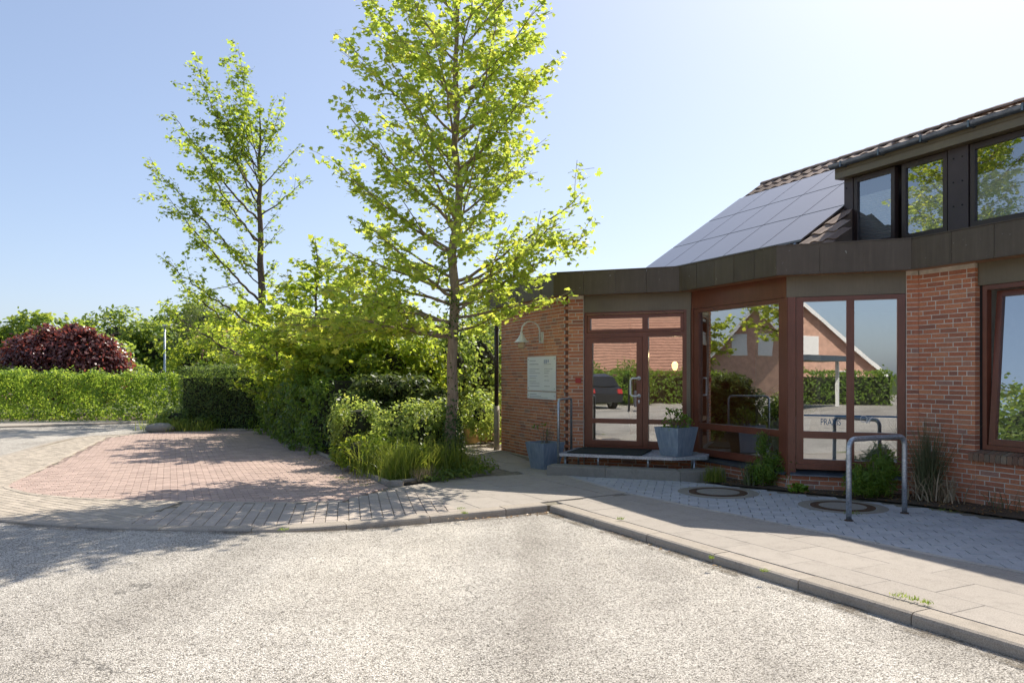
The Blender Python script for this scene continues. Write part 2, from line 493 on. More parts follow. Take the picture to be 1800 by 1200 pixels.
M['dead_leaf'] = leaf_mat('dead_leaf', [(0, (.20, .10, .04)), (.6, (.32, .17, .07)), (1, (.40, .28, .10))], (.3, .18, .06), .2)

def dirt_mat():
    m = bpy.data.materials.new('gutter_dirt'); m.use_nodes = True
    nt = m.node_tree; b = nt.nodes["Principled BSDF"]; out = nt.nodes["Material Output"]
    nt.links.new(mixc(nt, noise(nt, 60, 3), (.09, .07, .045), (.20, .16, .11)), b.inputs["Base Color"]); b.inputs["Roughness"].default_value = 1
    tr = nt.nodes.new("ShaderNodeBsdfTransparent"); mx = nt.nodes.new("ShaderNodeMixShader")
    a = mth(nt, 'MULTIPLY', ramp(nt, noise(nt, 3.0, 4, .7), [(.42, 0), (.62, 1)]), ramp(nt, noise(nt, 85, 3, .7), [(.40, 0), (.56, 1)]))
    nt.links.new(mth(nt, 'MULTIPLY', a, .85), mx.inputs[0]); nt.links.new(tr.outputs[0], mx.inputs[1]); nt.links.new(b.outputs[0], mx.inputs[2])
    nt.links.new(mx.outputs[0], out.inputs[0])
    return m
M['dirt'] = dirt_mat()

# ------------------------------------------------------------------ layout frames
H0 = 1.65
def gp(px, py, z=0.0):
    """ground point seen at a photograph pixel (planning only)"""
    Y = 1350.0 * (H0 - z) / (py - 657.0)
    return ((px - 900.0) / 1350.0 * Y, Y)

class Frame:
    def __init__(s, o, ang):
        a = R(ang)
        s.o = o; s.D = (math.sin(a), -math.cos(a)); s.n = (-math.cos(a), -math.sin(a))
        s.rz = math.atan2(s.D[1], s.D[0])
    def p(s, u, d, z):
        return (s.o[0] + s.D[0] * u + s.n[0] * d, s.o[1] + s.D[1] * u + s.n[1] * d, z)
    def xy(s, u, d):
        return s.p(u, d, 0)[:2]
    def box(s, mb, u0, u1, d0, d1, z0, z1, mi=0):
        # d1 > d0, outward
        mb.hexa([s.p(u0, d1, z0), s.p(u1, d1, z0), s.p(u1, d0, z0), s.p(u0, d0, z0), s.p(u0, d1, z1), s.p(u1, d1, z1), s.p(u1, d0, z1), s.p(u0, d0, z1)], mi)

AB, BC, CD, DE = (.9645, 13.94), (3.034, 13.14), (3.9555, 11.07), (5.5415, 10.464)
FA, FB, FC, FD, FE = Frame(AB, 24), Frame(AB, 69), Frame(BC, 24), Frame(CD, 69), Frame(DE, 24)
LB, LC, LD = 2.217, 2.264, 1.699
rs = random.Random(11)

# ------------------------------------------------------------------ ground, road
def sheet(name, poly, z, mat, kind='structure', parent=None):
    mb = MB(); mb.add([(x, y, z) for x, y in poly], [tuple(range(len(poly)))])
    return mb.build(name, mat, parent, kind=kind)

M['field'] = stone_mat('rough_grass_ground', (.06, .085, .02), (.10, .12, .035), .7, 30.0, bs=.8)
sheet('ground', [(-900, -900), (900, -900), (900, 900), (-900, 900)], -.22, M['field'])

def road_z(x, y):
    t = min(1, max(0, (-x - .3) / 3.2)); t = t * t * (3 - 2 * t)
    return -.09 + .065 * t
mb = MB()
xs = [-60, -40, -30, -24] + [-20 + i * .5 for i in range(61)] + [14, 20, 30]
ys = [-45, -30, -20, -12, -8] + [-5 + i * .75 for i in range(42)] + [28]
xs = sorted(set(xs)); 
for j, y in enumerate(ys):
    for i, x in enumerate(xs):
        mb.v.append((x, y, road_z(x, y) + .004 * math.sin(x * 1.3 + y * .7)))
nx = len(xs)
for j in range(len(ys) - 1):
    for i in range(nx - 1):
        mb.f.append((j * nx + i, j * nx + i + 1, (j + 1) * nx + i + 1, (j + 1) * nx + i)); mb.m.append(0)
mb.build('road', M['asphalt'], smooth=True, kind='structure')

# kerb line: front top edge, from far left round to the right
KERB = [(-9.6, 21.75), (-10.7, 21.2), (-11.45, 20.2), (-11.3, 18.7), (-10.3, 15.4), (-9.7, 12.6), (-8.9, 10.9), (-7.5, 9.55), (-5.71, 8.62), (-4.48, 8.27), (-3.63, 8.17),
        (-3.01, 8.13), (-2.427, 8.19), (-1.875, 8.40), (-1.42, 8.66), (-.85, 9.0), (-.1, 9.40), (.45, 9.70)]
KERB2 = [(.47, 9.67), (3.10, 4.649), (5.71, -.33)]
KW = .19

def poly_len(p):
    L = [0]
    for a, b in zip(p, p[1:]): L.append(L[-1] + math.dist(a, b))
    return L
def smooth_path(p, n=3):
    for _ in range(n):
        q = [p[0]]
        for a, b in zip(p, p[1:]):
            q += [(a[0] * .75 + b[0] * .25, a[1] * .75 + b[1] * .25), (a[0] * .25 + b[0] * .75, a[1] * .25 + b[1] * .75)]
        q.append(p[-1]); p = q
    return p
def at_len(p, L, s):
    for i in range(len(p) - 1):
        if s <= L[i + 1] or i == len(p) - 2:
            t = (s - L[i]) / max(1e-9, L[i + 1] - L[i])
            a, b = p[i], p[i + 1]
            d = math.dist(a, b)
            return (a[0] + (b[0] - a[0]) * t, a[1] + (b[1] - a[1]) * t), ((b[0] - a[0]) / d, (b[1] - a[1]) / d)

kerb = thing('kerb', (0, 9, 0), 'row of worn concrete kerb stones round the paved forecourt', 'kerb', kind='structure')
def kerb_stones(path, length, parent, name='kerb_stone', prof=None, mat='kerb', zf=None, jit=.004, gap=.009):
    L = poly_len(path); s = 0.0
    while s < L[-1] - .1:
        e = min(s + length, L[-1])
        mb = MB(); k = max(2, int((e - s) / .22) + 1)
        ss = [s + gap / 2 + (e - s - gap) * i / (k - 1) for i in range(k)]
        dz = rs.uniform(-jit, jit)
        pv = []
        for q in ss:
            (x, y), (tx, ty) = at_len(path, L, q)
            nx_, ny_ = -ty, tx          # left of travel = inward
            for (o, z) in prof: pv.append((x + nx_ * o, y + ny_ * o, z + dz))
        m = len(prof); fs = []
        for i in range(k - 1):
            for j in range(m - 1):
                fs.append((i * m + j, (i + 1) * m + j, (i + 1) * m + j + 1, i * m + j + 1))
        fs.append(tuple(range(m))); fs.append(tuple((k - 1) * m + j for j in range(m - 1, -1, -1)))
        mb.add(pv, fs)
        mb.build(name, M[mat], parent)
        s = e
KPROF = [(0.0, -.24), (0.0, -.03), (.008, -.010), (.028, .001), (KW, .003), (KW, -.1)]
kerb_stones(smooth_path(KERB, 2), 1.0, kerb, prof=KPROF)
kerb_stones(KERB2, .985, kerb, prof=[(0.0, -.24), (0.006, -.03), (.014, -.010), (.034, .001), (KW + .01, .003), (KW + .01, -.1)])

# forecourt base under all paving
kin = smooth_path(KERB, 2)
base = [(x, y) for x, y in kin] + [(.5, 9.66), (3.12, 4.66), (5.73, -.3), (14, -.3), (14, 32), (-9.6, 32)]
# keep just inside the kerb front so that the base never shows below the stones
bi = []
for i, (x, y) in enumerate(base):
    a = base[i - 1]; b = base[(i + 1) % len(base)]
    tx, ty = b[0] - a[0], b[1] - a[1]; d = math.hypot(tx, ty)
    bi.append((x - ty / d * .05, y + tx / d * .05))
mb = MB(); mb.prism(bi, -.21, -.016)
mb.build('forecourt_base', M['joint'], kind='structure')

# ------------------------------------------------------------------ paving
def clip(poly, region):
    out = poly
    for i in range(len(region)):
        a = region[i]; b = region[(i + 1) % len(region)]
        ex, ey = b[0] - a[0], b[1] - a[1]
        inp, out = out, []
        if not inp: return []
        def side(p): return ex * (p[1] - a[1]) - ey * (p[0] - a[0])
        for j in range(len(inp)):
            p, q = inp[j - 1], inp[j]
            sp, sq = side(p), side(q)
            if sq >= 0:
                if sp < 0:
                    t = sp / (sp - sq); out.append((p[0] + (q[0] - p[0]) * t, p[1] + (q[1] - p[1]) * t))
                out.append(q)
            elif sp >= 0:
                t = sp / (sp - sq); out.append((p[0] + (q[0] - p[0]) * t, p[1] + (q[1] - p[1]) * t))
    return out
def area(p):
    return .5 * sum(p[i - 1][0] * p[i][1] - p[i][0] * p[i - 1][1] for i in range(len(p)))
def ccw(p): return p if area(p) > 0 else p[::-1]
def inside(p, poly):
    c = False; x, y = p
    for i in range(len(poly)):
        a, b = poly[i - 1], poly[i]
        if (a[1] > y) != (b[1] > y) and x < (b[0] - a[0]) * (y - a[1]) / (b[1] - a[1]) + a[0]: c = not c
    return c

def add_piece(mb, poly, z, bev=.004, depth=.02, org=(0, 0)):
    n = len(poly)
    cx = sum(p[0] for p in poly) / n; cy_ = sum(p[1] for p in poly) / n
    def ins(p, k):
        dx, dy = cx - p[0], cy_ - p[1]; d = math.hypot(dx, dy) or 1
        return (p[0] + dx / d * k - org[0], p[1] + dy / d * k - org[1])
    v = [(*ins(p, 0), z - depth) for p in poly] + [(*ins(p, 0), z - bev) for p in poly] + [(*ins(p, bev * 1.8), z) for p in poly]
    f = [tuple(range(2 * n, 3 * n))]
    for i in range(n):
        j = (i + 1) % n
        f += [(i, j, n + j, n + i), (n + i, n + j, 2 * n + j, 2 * n + i)]
    mb.add(v, f)

def lattice(o, ang, l, w, region, gap=.006, bond=.5, skip=None, minfrac=.12, gapl=None):
    gapl = gap if gapl is None else gapl
    """l along direction at ang (from +Y toward +X, pointing to the camera side), courses across"""
    a = R(ang); D = (math.sin(a), -math.cos(a)); Q = (math.cos(a), math.sin(a))
    region = ccw(region)
    us = [(p[0] - o[0]) * D[0] + (p[1] - o[1]) * D[1] for p in region]; vs_ = [(p[0] - o[0]) * Q[0] + (p[1] - o[1]) * Q[1] for p in region]
    res = []
    for c in range(int(min(vs_) / w) - 1, int(max(vs_) / w) + 2):
        off = (c % 2) * bond * l
        for k in range(int((min(us) - off) / l) - 2, int((max(us) - off) / l) + 2):
            u0 = k * l + off + gapl / 2; u1 = u0 + l - gapl; v0 = c * w + gap / 2; v1 = v0 + w - gap
            P = [(o[0] + D[0] * u + Q[0] * v, o[1] + D[1] * u + Q[1] * v) for u, v in ((u0, v0), (u1, v0), (u1, v1), (u0, v1))]
            P = ccw(P)
            cx = sum(p[0] for p in P) / 4; cy_ = sum(p[1] for p in P) / 4
            if skip and skip((cx, cy_)): continue
            full = all(inside(p, region) for p in P)
            C = P if full else clip(P, region)
            if len(C) < 3 or area(C) < l * w * minfrac: continue
            res.append((C, full, (cx, cy_)))
    return res

def visible_px(c):
    if c[1] < 2: return False
    return -20 < 900 + 1350 * c[0] / c[1] < 1820

def pave(parent, name, pieces, mat, l, w, ang, z, n_single, bev=.004, jit=.0018, skip_single=None):
    """nearest whole pieces as objects of their own, the rest joined"""
    me = bpy.data.meshes.new(name)
    mb = MB(); add_piece(mb, [(-l / 2, -w / 2), (l / 2, -w / 2), (l / 2, w / 2), (-l / 2, w / 2)], 0, bev)
    me.from_pydata(mb.v, [], mb.f); me.materials.append(M[mat])
    a = R(ang); rz = math.atan2(-math.cos(a), math.sin(a))
    pieces = sorted(pieces, key=lambda q: q[2][1])
    joined = MB(); cnt = 0
    for C, full, c in pieces:
        dz = rs.uniform(-jit, jit)
        if full and cnt < n_single and visible_px(c):
            o = piece(name, me, parent, (c[0], c[1], z + dz), rz, rot=(rs.uniform(-.004, .004), rs.uniform(-.004, .004), rz + rs.uniform(-.006, .006)))
            cnt += 1
        else:
            add_piece(joined, C, z + dz, bev)
    if joined.v:
        joined.build(name + '_field', M[mat], parent, kind='stuff')

RED = [(-5.04, 10.06), (-3.9, 9.93), (-2.92, 9.87), (-2.2, 9.98), (-1.75, 11.35), (-3.92, 15.6), (-7.15, 22.35), (-9.9, 22.0), (-10.55, 20.0), (-7.75, 12.15), (-7.62, 11.7), (-7.35, 11.2), (-6.7, 10.65), (-5.9, 10.27)]
plaza = thing('plaza_paving', (-5, 14, 0), 'forecourt of small rectangular concrete pavers, pink field with beige margins', 'paving', kind='structure')
red = lattice((0, 0), 114, .2, .1, RED)
pave(plaza, 'pink_paver', red, 'paver_red', .194, .094, 114, .004, 150)
# beige margin to the left
BEI = [(-11.2, 20.3), (-11.1, 18.7), (-10.1, 15.3), (-9.5, 12.6), (-8.7, 11.0), (-7.4, 9.75), (-5.7, 8.82), (-5.0, 8.6), (-4.6, 10.2), (-9.0, 21.9)]
inred = [(x, y) for x, y in RED]
def skip_red(c): return inside(c, inred)
bei = lattice((0, 0), 58, .2, .1, [(-11.3, 20.2), (-10.2, 15.3), (-9.5, 12.6), (-8.7, 11.0), (-7.4, 9.73), (-5.65, 8.81), (-4.3, 8.40), (-4.28, 10.4), (-8.6, 20.9), (-10.2, 21.3)], skip=skip_red)
pave(plaza, 'beige_paver', bei, 'paver_beige', .194, .094, 58, 0.0, 60)
# front band of larger-looking brown pavers along the kerb
band = lattice((0, 0), 12, .27, .13, gap=.006, gapl=.014, region=[(-4.3, 8.42), (-3.0, 8.31), (-2.4, 8.36), (-1.85, 8.55), (-1.35, 8.82), (-.62, 9.25), (-1.45, 11.2), (-2.3, 10.6), (-4.3, 10.3)], skip=skip_red)
pave(plaza, 'brown_paver', band, 'paver_dark', .256, .124, 12, .001, 240, bev=.006)
# pale soldier course bounding the pink field
redc = [(-1.75, 11.35), (-2.2, 9.98), (-2.92, 9.87), (-3.9, 9.93), (-5.04, 10.06), (-5.9, 10.27), (-6.7, 10.65), (-7.35, 11.2), (-7.62, 11.7), (-7.75, 12.15), (-8.3, 13.7), (-10.55, 20.0)]
pth = redc[1:]; L = poly_len(pth); s = 0.0; mb = MB()
while s < L[-1] - .25:
    (x0, y0), (tx, ty) = at_len(pth, L, s); (x1, y1), (ux, uy) = at_len(pth, L, s + .2)
    add_piece(mb, ccw([(x0, y0), (x1, y1), (x1 - uy * .075, y1 + ux * .075), (x0 - ty * .075, y0 + tx * .075)]), .005)
    s += .206
mb.build('border_course', M['paver_beige'], plaza, kind='stuff')

# concrete slab pavement between kerb and building
pavement = thing('pavement', (2, 8, 0), 'worn pale concrete slab pavement with fused joints', 'pavement', kind='structure')
slab_reg = [(-.62, 9.25), (-.1, 9.62), (.50, 9.90), (3.27, 4.75), (5.88, -.2), (7.4, 1.0), (4.23, 6.345), (1.56, 10.55), (.55, 12.9), (1.0, 13.9), (-.3, 16.6), (-.9, 19.5), (-2.2, 19.5), (-1.0, 16.0), (-.5, 13.5), (-.35, 12.8), (-1.45, 11.3)]
hull = [(-1.6, 9.25), (.1, 9.5), (.50, 9.90), (3.27, 4.75), (5.88, -.2), (7.4, 1.0), (4.23, 6.345), (1.2, 13.9), (-.3, 16.9), (-.9, 19.6), (-2.2, 19.6), (-1.9, 12)]
a28 = R(27.6)
def slab_cut(reg):
    return lattice((.5, 9.9), 27.6, .75, .5, reg, gap=.004, bond=.5)
slabs = []
slabs += slab_cut(ccw([(.572, 9.948), (3.302, 4.745), (5.92, -.2), (7.4, 1.0), (4.26, 6.36), (1.58, 10.58)]))
slabs += slab_cut(ccw([(-.62, 9.27), (-.1, 9.60), (.572, 9.948), (1.58, 10.58), (.70, 12.78), (-.33, 12.8), (-1.0, 12.0), (-1.95, 11.42)]))
slabs += slab_cut(ccw([(.70, 12.78), (1.03, 13.85), (-.25, 16.75), (-1.1, 19.8), (-2.4, 19.8), (-1.0, 16.0), (-.33, 12.8)]))
for C, full, c in slabs:
    near_wall = c[0] < 1.0 and c[1] > 10.6
    dz = rs.uniform(-.010, .004) if near_wall else rs.uniform(-.0016, .0016)
    mb = MB(); add_piece(mb, C, dz, .004 if near_wall else .0025, .03)
    mb.build('slab', M['slab'], pavement)

# grey pavers in front of the windows
EDGE = [(.72, 12.72), (1.56, 10.60), (4.23, 6.345), (7.45, 1.2)]
grey_reg = ccw([(.80, 12.7), (1.60, 10.62), (4.27, 6.36), (7.5, 1.25), (8.6, 3.4), (6.0, 8.2), (5.05, 9.62), (3.25, 11.2), (2.6, 11.9)])
grey = lattice((1.58, 10.6), 77, .24, .16, ccw([(.80, 12.72), (1.60, 10.64), (4.27, 6.38), (7.5, 1.27), (8.6, 3.4), (5.9, 8.4), (5.05, 9.62), (4.1, 10.55), (3.1, 11.4), (2.75, 11.9)]), gap=.009)
pave(pavement, 'grey_paver', grey, 'paver_grey', .231, .151, 77, .003, 290, bev=.003)
kerb_stones(EDGE, 1.0, pavement, name='edging_stone', prof=[(0, -.05), (0, .003), (.006, .006), (.054, .006), (.06, .003), (.06, -.05)], mat='edging', jit=.002, gap=.006)

# far side of the street: pavement strip and its kerb
mb = MB(); mb.prism(ccw([(-40, 22.0), (-16, 23.75), (-12.4, 26.2), (-8, 28.5), (-8, 31), (-40, 29)]), -.2, .02)
mb.build('far_pavement', M['slab'], kind='structure')
fk = thing('far_kerb', (-14, 25, 0), 'pale kerb stones on the far side of the side street', 'kerb', kind='structure')
kerb_stones([(-40, 21.95), (-16, 23.7), (-12.4, 26.15), (-8, 28.45)], 1.0, fk, prof=[(0, -.2), (0, .02), (.02, .035), (.14, .035), (.14, 0)])

# planting bed beside the forecourt
bed = ccw([(-7.2, 22.5), (-3.95, 15.75), (-1.86, 11.50), (-1.5, 11.48), (-.40, 12.80), (-.55, 13.5), (-1.05, 16.0), (-2.45, 19.8), (-2.5, 32), (-30, 32), (-30, 28.5), (-12.0, 26.9), (-9.75, 22.4)])
sheet('garden_soil', bed, .025, M['soil'])
bed_kerb = thing('bed_edging', (-2, 12, 0), 'low narrow concrete edging along the planted bed', 'edging', kind='structure')
EP = [(0, -.05), (0, .05), (.008, .058), (.052, .058), (.06, .05), (.06, -.05)]
kerb_stones([(-1.62, 11.42), (-1.86, 11.44), (-3.95, 15.7), (-7.2, 22.42), (-9.75, 22.33)][::-1], .95, bed_kerb, name='edging_stone', prof=EP, mat='kerb')
kerb_stones([(-1.86, 11.40), (-1.0, 12.05), (-.36, 12.78)], .95, bed_kerb, name='edging_stone', prof=EP, mat='kerb')
# soil bed along the building
sheet('window_bed_soil', ccw([FC.xy(.45, .05), FC.xy(2.2, .0), FD.xy(.05, .02), FE.xy(0, 0), FE.xy(5, 0), (7.3, 4.9), (5.93, 8.45), (5.08, 9.65), (4.12, 10.58), (3.15, 11.45), (2.95, 11.9), (3.0, 12.35)]), .012, M['soil'])

# ------------------------------------------------------------------ the building
bld = thing('practice_building', (3.5, 13, 0), 'single storey brick practice with angled glazed bays and dark metal roof band', 'building')
def part(name, mat, parent, fn, smooth=False):
    mb = MB(); fn(mb); return mb.build(name, M[mat], parent, smooth=smooth)
def unit_brick():
    me = bpy.data.meshes.new('brick')
    mb = MB(); b = .0035
    # x along, y outward (front at y=0 .. -depth), z up ; length 1, height .0515
    h = .0515
    v = [(0, 0, 0), (1, 0, 0), (1, 0, h), (0, 0, h), (0.0, -.02, 0), (1.0, -.02, 0), (1.0, -.02, h), (0.0, -.02, h)]
    bx = .014
    v = [(bx, 0, b), (1 - bx, 0, b), (1 - bx, 0, h - b), (bx, 0, h - b), (0, -b, 0), (1, -b, 0), (1, -b, h), (0, -b, h), (0, -.02, 0), (1, -.02, 0), (1, -.02, h), (0, -.02, h)]
    f = [(0, 3, 2, 1), (4, 0, 1, 5), (5, 1, 2, 6), (6, 2, 3, 7), (7, 3, 0, 4), (8, 4, 5, 9), (9, 5, 6, 10), (10, 6, 7, 11), (11, 7, 4, 8)]
    me.from_pydata(v, [], f); me.materials.append(M['brick'])
    return me, v, f
BRICK, BV, BF = unit_brick()
COURSE = .0625
def brick_courses(fr, u0, u1, z0, z1, rng, holder=None, joined=None, d=.0, start=None, end=None, flip=False, c0=False, c1=False):
    """bricks on the outer face of a wall; holder: single objects, joined: one mesh"""
    n = int((z1 - z0) / COURSE + .01)
    for c in range(n):
        z = z0 + c * COURSE + .0055
        a = u0 + (start(c) if start else 0); e = u1 - (end(c) if end else 0)
        u = a; first = (.25, .125, .19, .0625)[c % 4] if True else .25
        k = 0
        while u < e - .02:
            l = first if k == 0 else (.125 if rng.random() < .22 else .25)
            if e - (u + l) < .05: l = e - u
            l = min(l, e - u)
            pa = -.002 if (c0 and u == a) else .0065; pb = -.002 if (c1 and u + l >= e - 1e-6) else .0065
            ll = l - pa - pb; dd = d + rng.uniform(-.0015, .002)
            P = fr.p(u + pa, dd, z)
            if holder is not None:
                # brick's local +y must point outward (n): rotate so that x->D ; y = -n side handled by mirrored mesh
                o = piece('brick', BRICK, holder, P, fr.rz + math.pi * 0, (ll, -1, 1), rot=(0, rng.uniform(-.006, .006) / max(.3, ll * 6), fr.rz))
            else:
                vv = []
                for (x, y, zz) in BV:
                    q = fr.p(u + pa + x * ll, dd + y, z + zz); vv.append(q)
                joined.add(vv, BF)
            u += l; k += 1
    return n

def mortar_box(fr, u0, u1, d0, d1, z0, z1, name='wall'):
    mb = MB(); fr.box(mb, u0, u1, d0, d1, z0, z1)
    return mb.build(name, M['mortar'], bld)

ZT = 3.06
rb = random.Random(5)
# wall A (left brick wall with sign)
wA = mortar_box(FA, -2.95, -.05, -.25, -.0045, -.1, ZT)
jb = MB(); brick_courses(FA, -2.95, 0, 0, ZT, rb, joined=jb, end=lambda c: (0.0 if c % 2 else .045))
jb.build('brickwork', M['brick'], wA, kind='stuff')
wA2 = MB(); FA.box(wA2, -2.95, -2.70, -8, -.26, -.1, ZT); wA2.build('return_wall', M['brick'], bld)
part('shaded_notch_fill', 'notch_shade', bld, lambda m: m.prism(ccw([FA.xy(-.10, -.03), FA.xy(-.02, -.03), FB.xy(.02, -.03), FB.xy(.11, -.03), FB.xy(.11, -.2), FA.xy(-.10, -.2)]), -.1, ZT))  # recessed filler, its colour carries the shade between the toothed corner bricks
# narrow pier beside the door
wB = mortar_box(FB, .06, .345, -.25, -.0045, -.1, ZT)
jb = MB(); brick_courses(FB, .0, .345, 0, ZT, rb, joined=jb, start=lambda c: (.005 if c % 2 else .055))
jb.build('brickwork', M['brick'], wB, kind='stuff')
# plinths under the glazing
for fr, a, e in ((FB, .345, LB + .12), (FC, -.05, LC), (FD, 0, 1.545)):
    w = mortar_box(fr, a, e, -.22, -.0445, -.1, .19, 'plinth')
    jb = MB(); brick_courses(fr, a, e, -.06, .19, rb, joined=jb, d=-.04)
    jb.build('brickwork', M['brick'], w, kind='stuff')
# pier E: short return parallel to D, main face, low wall
wE1 = mortar_box(FD, 1.545, LD - .005, -.25, -.0045, -.1, ZT, 'pier_return')
jb = MB(); brick_courses(FD, 1.545, LD, 0, ZT, rb, joined=jb, c1=True)
jb.build('brickwork', M['brick'], wE1, kind='stuff')
wE = mortar_box(FE, .005, .79, -.25, -.0045, -.1, ZT, 'pier')
brick_courses(FE, 0.0, .80, 0, ZT, rb, holder=wE, c0=True, c1=True)
wEl = mortar_box(FE, .79, 7.5, -.25, -.0045, -.1, .60, 'low_wall')
brick_courses(FE, .80, 1.62, -.06, .585, rb, holder=wEl)
jb = MB(); brick_courses(FE, 1.62, 7.5, -.06, .585, rb, joined=jb)
jb.build('brickwork', M['brick'], wEl, kind='stuff')
# reveal bricks of pier E (side facing the window)
FR = Frame(FE.xy(.80, 0), 24 - 90)
wr = MB(); FE.box(wr, .791, .799, -.11, -.006, .585, ZT); wr = wr.build('reveal', M['mortar'], bld)
jb = MB()
n = int((ZT - .585) / COURSE)
for c in range(int(.585 / COURSE) + 1, int(ZT / COURSE)):
    z = c * COURSE + .0055
    FE.box(jb, .795, .803, -.105, -.004, z, z + .051)
jb.build('brickwork', M['brick'], wr, kind='stuff')
# rowlock sill of the right window
sill = MB(); FE.box(sill, .76, 7.5, -.12, .05, .565, .63); sill = sill.build('sill', M['mortar'], bld)
k = 0; u = .755
while u < 3.0:
    mb = MB()
    z1 = .662 + rb.uniform(-.002, .002)
    mb.hexa([FE.p(u, .062, .555), FE.p(u + .060, .062, .555), FE.p(u + .060, -.12, .575), FE.p(u, -.12, .575),
             FE.p(u, .062, z1 - .012), FE.p(u + .060, .062, z1 - .012), FE.p(u + .060, -.12, z1 + .035), FE.p(u, -.12, z1 + .035)])
    mb.build('sill_brick', M['brick_sill'], sill); u += .0705

# --- flat roof, soffit and fascia panels
def off(V, a1, a2, d):
    n1 = (-math.cos(R(a1)), -math.sin(R(a1))); n2 = (-math.cos(R(a2)), -math.sin(R(a2)))
    bx, by = n1[0] + n2[0], n1[1] + n2[1]; k = d / (1 + n1[0] * n2[0] + n1[1] * n2[1])
    return (V[0] + bx * k, V[1] + by * k)
def eave(d):
    A0 = FA.xy(-3.0, d)
    return [A0, off(AB, 24, 69, d), off(BC, 69, 24, d), off(CD, 24, 69, d), off(DE, 69, 24, d), FE.xy(8.0, d)]
ZF0, ZF1 = 3.05, 3.445
ev = eave(.28)
back = [FE.xy(8.0, -5), FA.xy(-3.0, -6)]
mb = MB(); mb.prism(ccw(ev + back), 3.075, 3.40); mb.build('flat_roof', M['band'], bld)
mb = MB(); mb.prism(ccw(eave(.285) + back), 3.055, 3.074); mb.build('soffit', M['soffit'], bld)
fo = eave(.30); fi = eave(.282)
frames = [Frame(fo[0], 24), Frame(fo[1], 69), Frame(fo[2], 24), Frame(fo[3], 69), Frame(fo[4], 24)]
mb = MB()
for i, fr in enumerate(frames):
    Ln = math.dist(fo[i], fo[i + 1])
    npan = max(2, round(Ln / (.50 if i < 4 else .56)))
    for k in range(npan):
        a = Ln * k / npan + (.003 if k else 0); e = Ln * (k + 1) / npan - (.003 if k < npan - 1 else 0)
        b = MB()
        fr.box(b, a, e, -.018, rb.uniform(0, .003), ZF0, ZF1)
        # folded lower lip
        fr.box(b, a, e, -.03, .010, ZF0 - .012, ZF0 + .006)
        b.build('fascia_panel', M['fascia'], bld)
    # coping
    fr.box(mb, -.01, Ln + .01, -.16, .012, ZF1 + .002, ZF1 + .016)
mb.build('coping', M['fascia'], bld)
# standing seam covers on fascia joints
mb = MB()
for i, fr in enumerate(frames):
    Ln = math.dist(fo[i], fo[i + 1]); npan = max(2, round(Ln / (.50 if i < 4 else .56)))
    for k in range(1, npan):
        if (k + i) % 2: fr.box(mb, Ln * k / npan - .012, Ln * k / npan + .012, 0, .006, ZF0 + .008, ZF1 - .002)
mb.build('seam_cover', M['fascia'], bld, kind='stuff')

# --- window construction
def rect_frame(mb, fr, u0, u1, z0, z1, w, d0, d1, wt=None, wb=None):
    wt = w if wt is None else wt; wb = w if wb is None else wb
    fr.box(mb, u0, u0 + w, d0, d1, z0, z1)
    fr.box(mb, u1 - w, u1, d0, d1, z0, z1)
    fr.box(mb, u0 + w, u1 - w, d0, d1 - .001, z1 - wt, z1)
    fr.box(mb, u0 + w, u1 - w, d0, d1 - .001, z0, z0 + wb)
def pane(fr, u0, u1, z0, z1, d, parent):
    mb = MB(); mb.add([fr.p(u0, d, z0), fr.p(u1, d, z0), fr.p(u1, d, z1), fr.p(u0, d, z1)], [(0, 1, 2, 3)])
    return mb.build('pane', M['glass'], parent)

Z0, ZM0, ZM1, ZG0, ZG1, ZFT = .29, .73, .83, .425, 2.69, 2.75
# door section B
part('header_board', 'band', bld, lambda m: FB.box(m, .35, LB + .03, -.12, -.02, 2.755, 3.054))
part('corner_post', 'band', bld, lambda m: FB.box(m, 2.17, LB + .02, -.14, -.015, .19, 2.754))
dw = part('door_frame', 'frame', bld, lambda m: (rect_frame(m, FB, .352, 2.168, .34, 2.753, .045, -.12, -.035, .05, .04),
          FB.box(m, .397, 2.123, -.12, -.037, 2.30, 2.385), FB.box(m, 1.405, 1.505, -.12, -.036, .38, 2.30), FB.box(m, 1.505, 2.123, -.11, -.045, .77, .855),
          FB.box(m, 1.505, 2.123, -.11, -.045, .38, .47), FB.box(m, 2.095, 2.123, -.11, -.046, .38, 2.30)))
pane(FB, 1.50, 2.10, .855, 2.30, -.085, dw); pane(FB, 1.50, 2.10, .47, .77, -.085, dw)
tr = part('transom_window', 'frame', bld, lambda m: (rect_frame(m, FB, .405, 2.115, 2.392, 2.70, .055, -.11, -.04, .06, .05), FB.box(m, 1.40, 1.50, -.11, -.041, 2.44, 2.64)))
pane(FB, .455, 1.405, 2.44, 2.645, -.08, tr); pane(FB, 1.495, 2.065, 2.44, 2.645, -.08, tr)
part('drip_cap', 'soffit', tr, lambda m: FB.box(m, .40, 2.12, -.06, .0, 2.704, 2.716))
for u in (.66, 1.78):
    part('stay_arm', 'black', tr, lambda m: m.hexa([FB.p(u, -.02, 2.715), FB.p(u + .06, -.02, 2.69), FB.p(u + .06, -.04, 2.69), FB.p(u, -.04, 2.715), FB.p(u, -.02, 2.73), FB.p(u + .06, -.02, 2.70), FB.p(u + .06, -.04, 2.70), FB.p(u, -.04, 2.73)]))
door = part('door', 'frame', bld, lambda m: (rect_frame(m, FB, .40, 1.40, .385, 2.295, .10, -.10, -.03, .095, .085), FB.box(m, .50, 1.30, -.10, -.032, .77, .855)))
pane(FB, .495, 1.305, .855, 2.205, -.07, door); pane(FB, .495, 1.305, .465, .775, -.07, door)
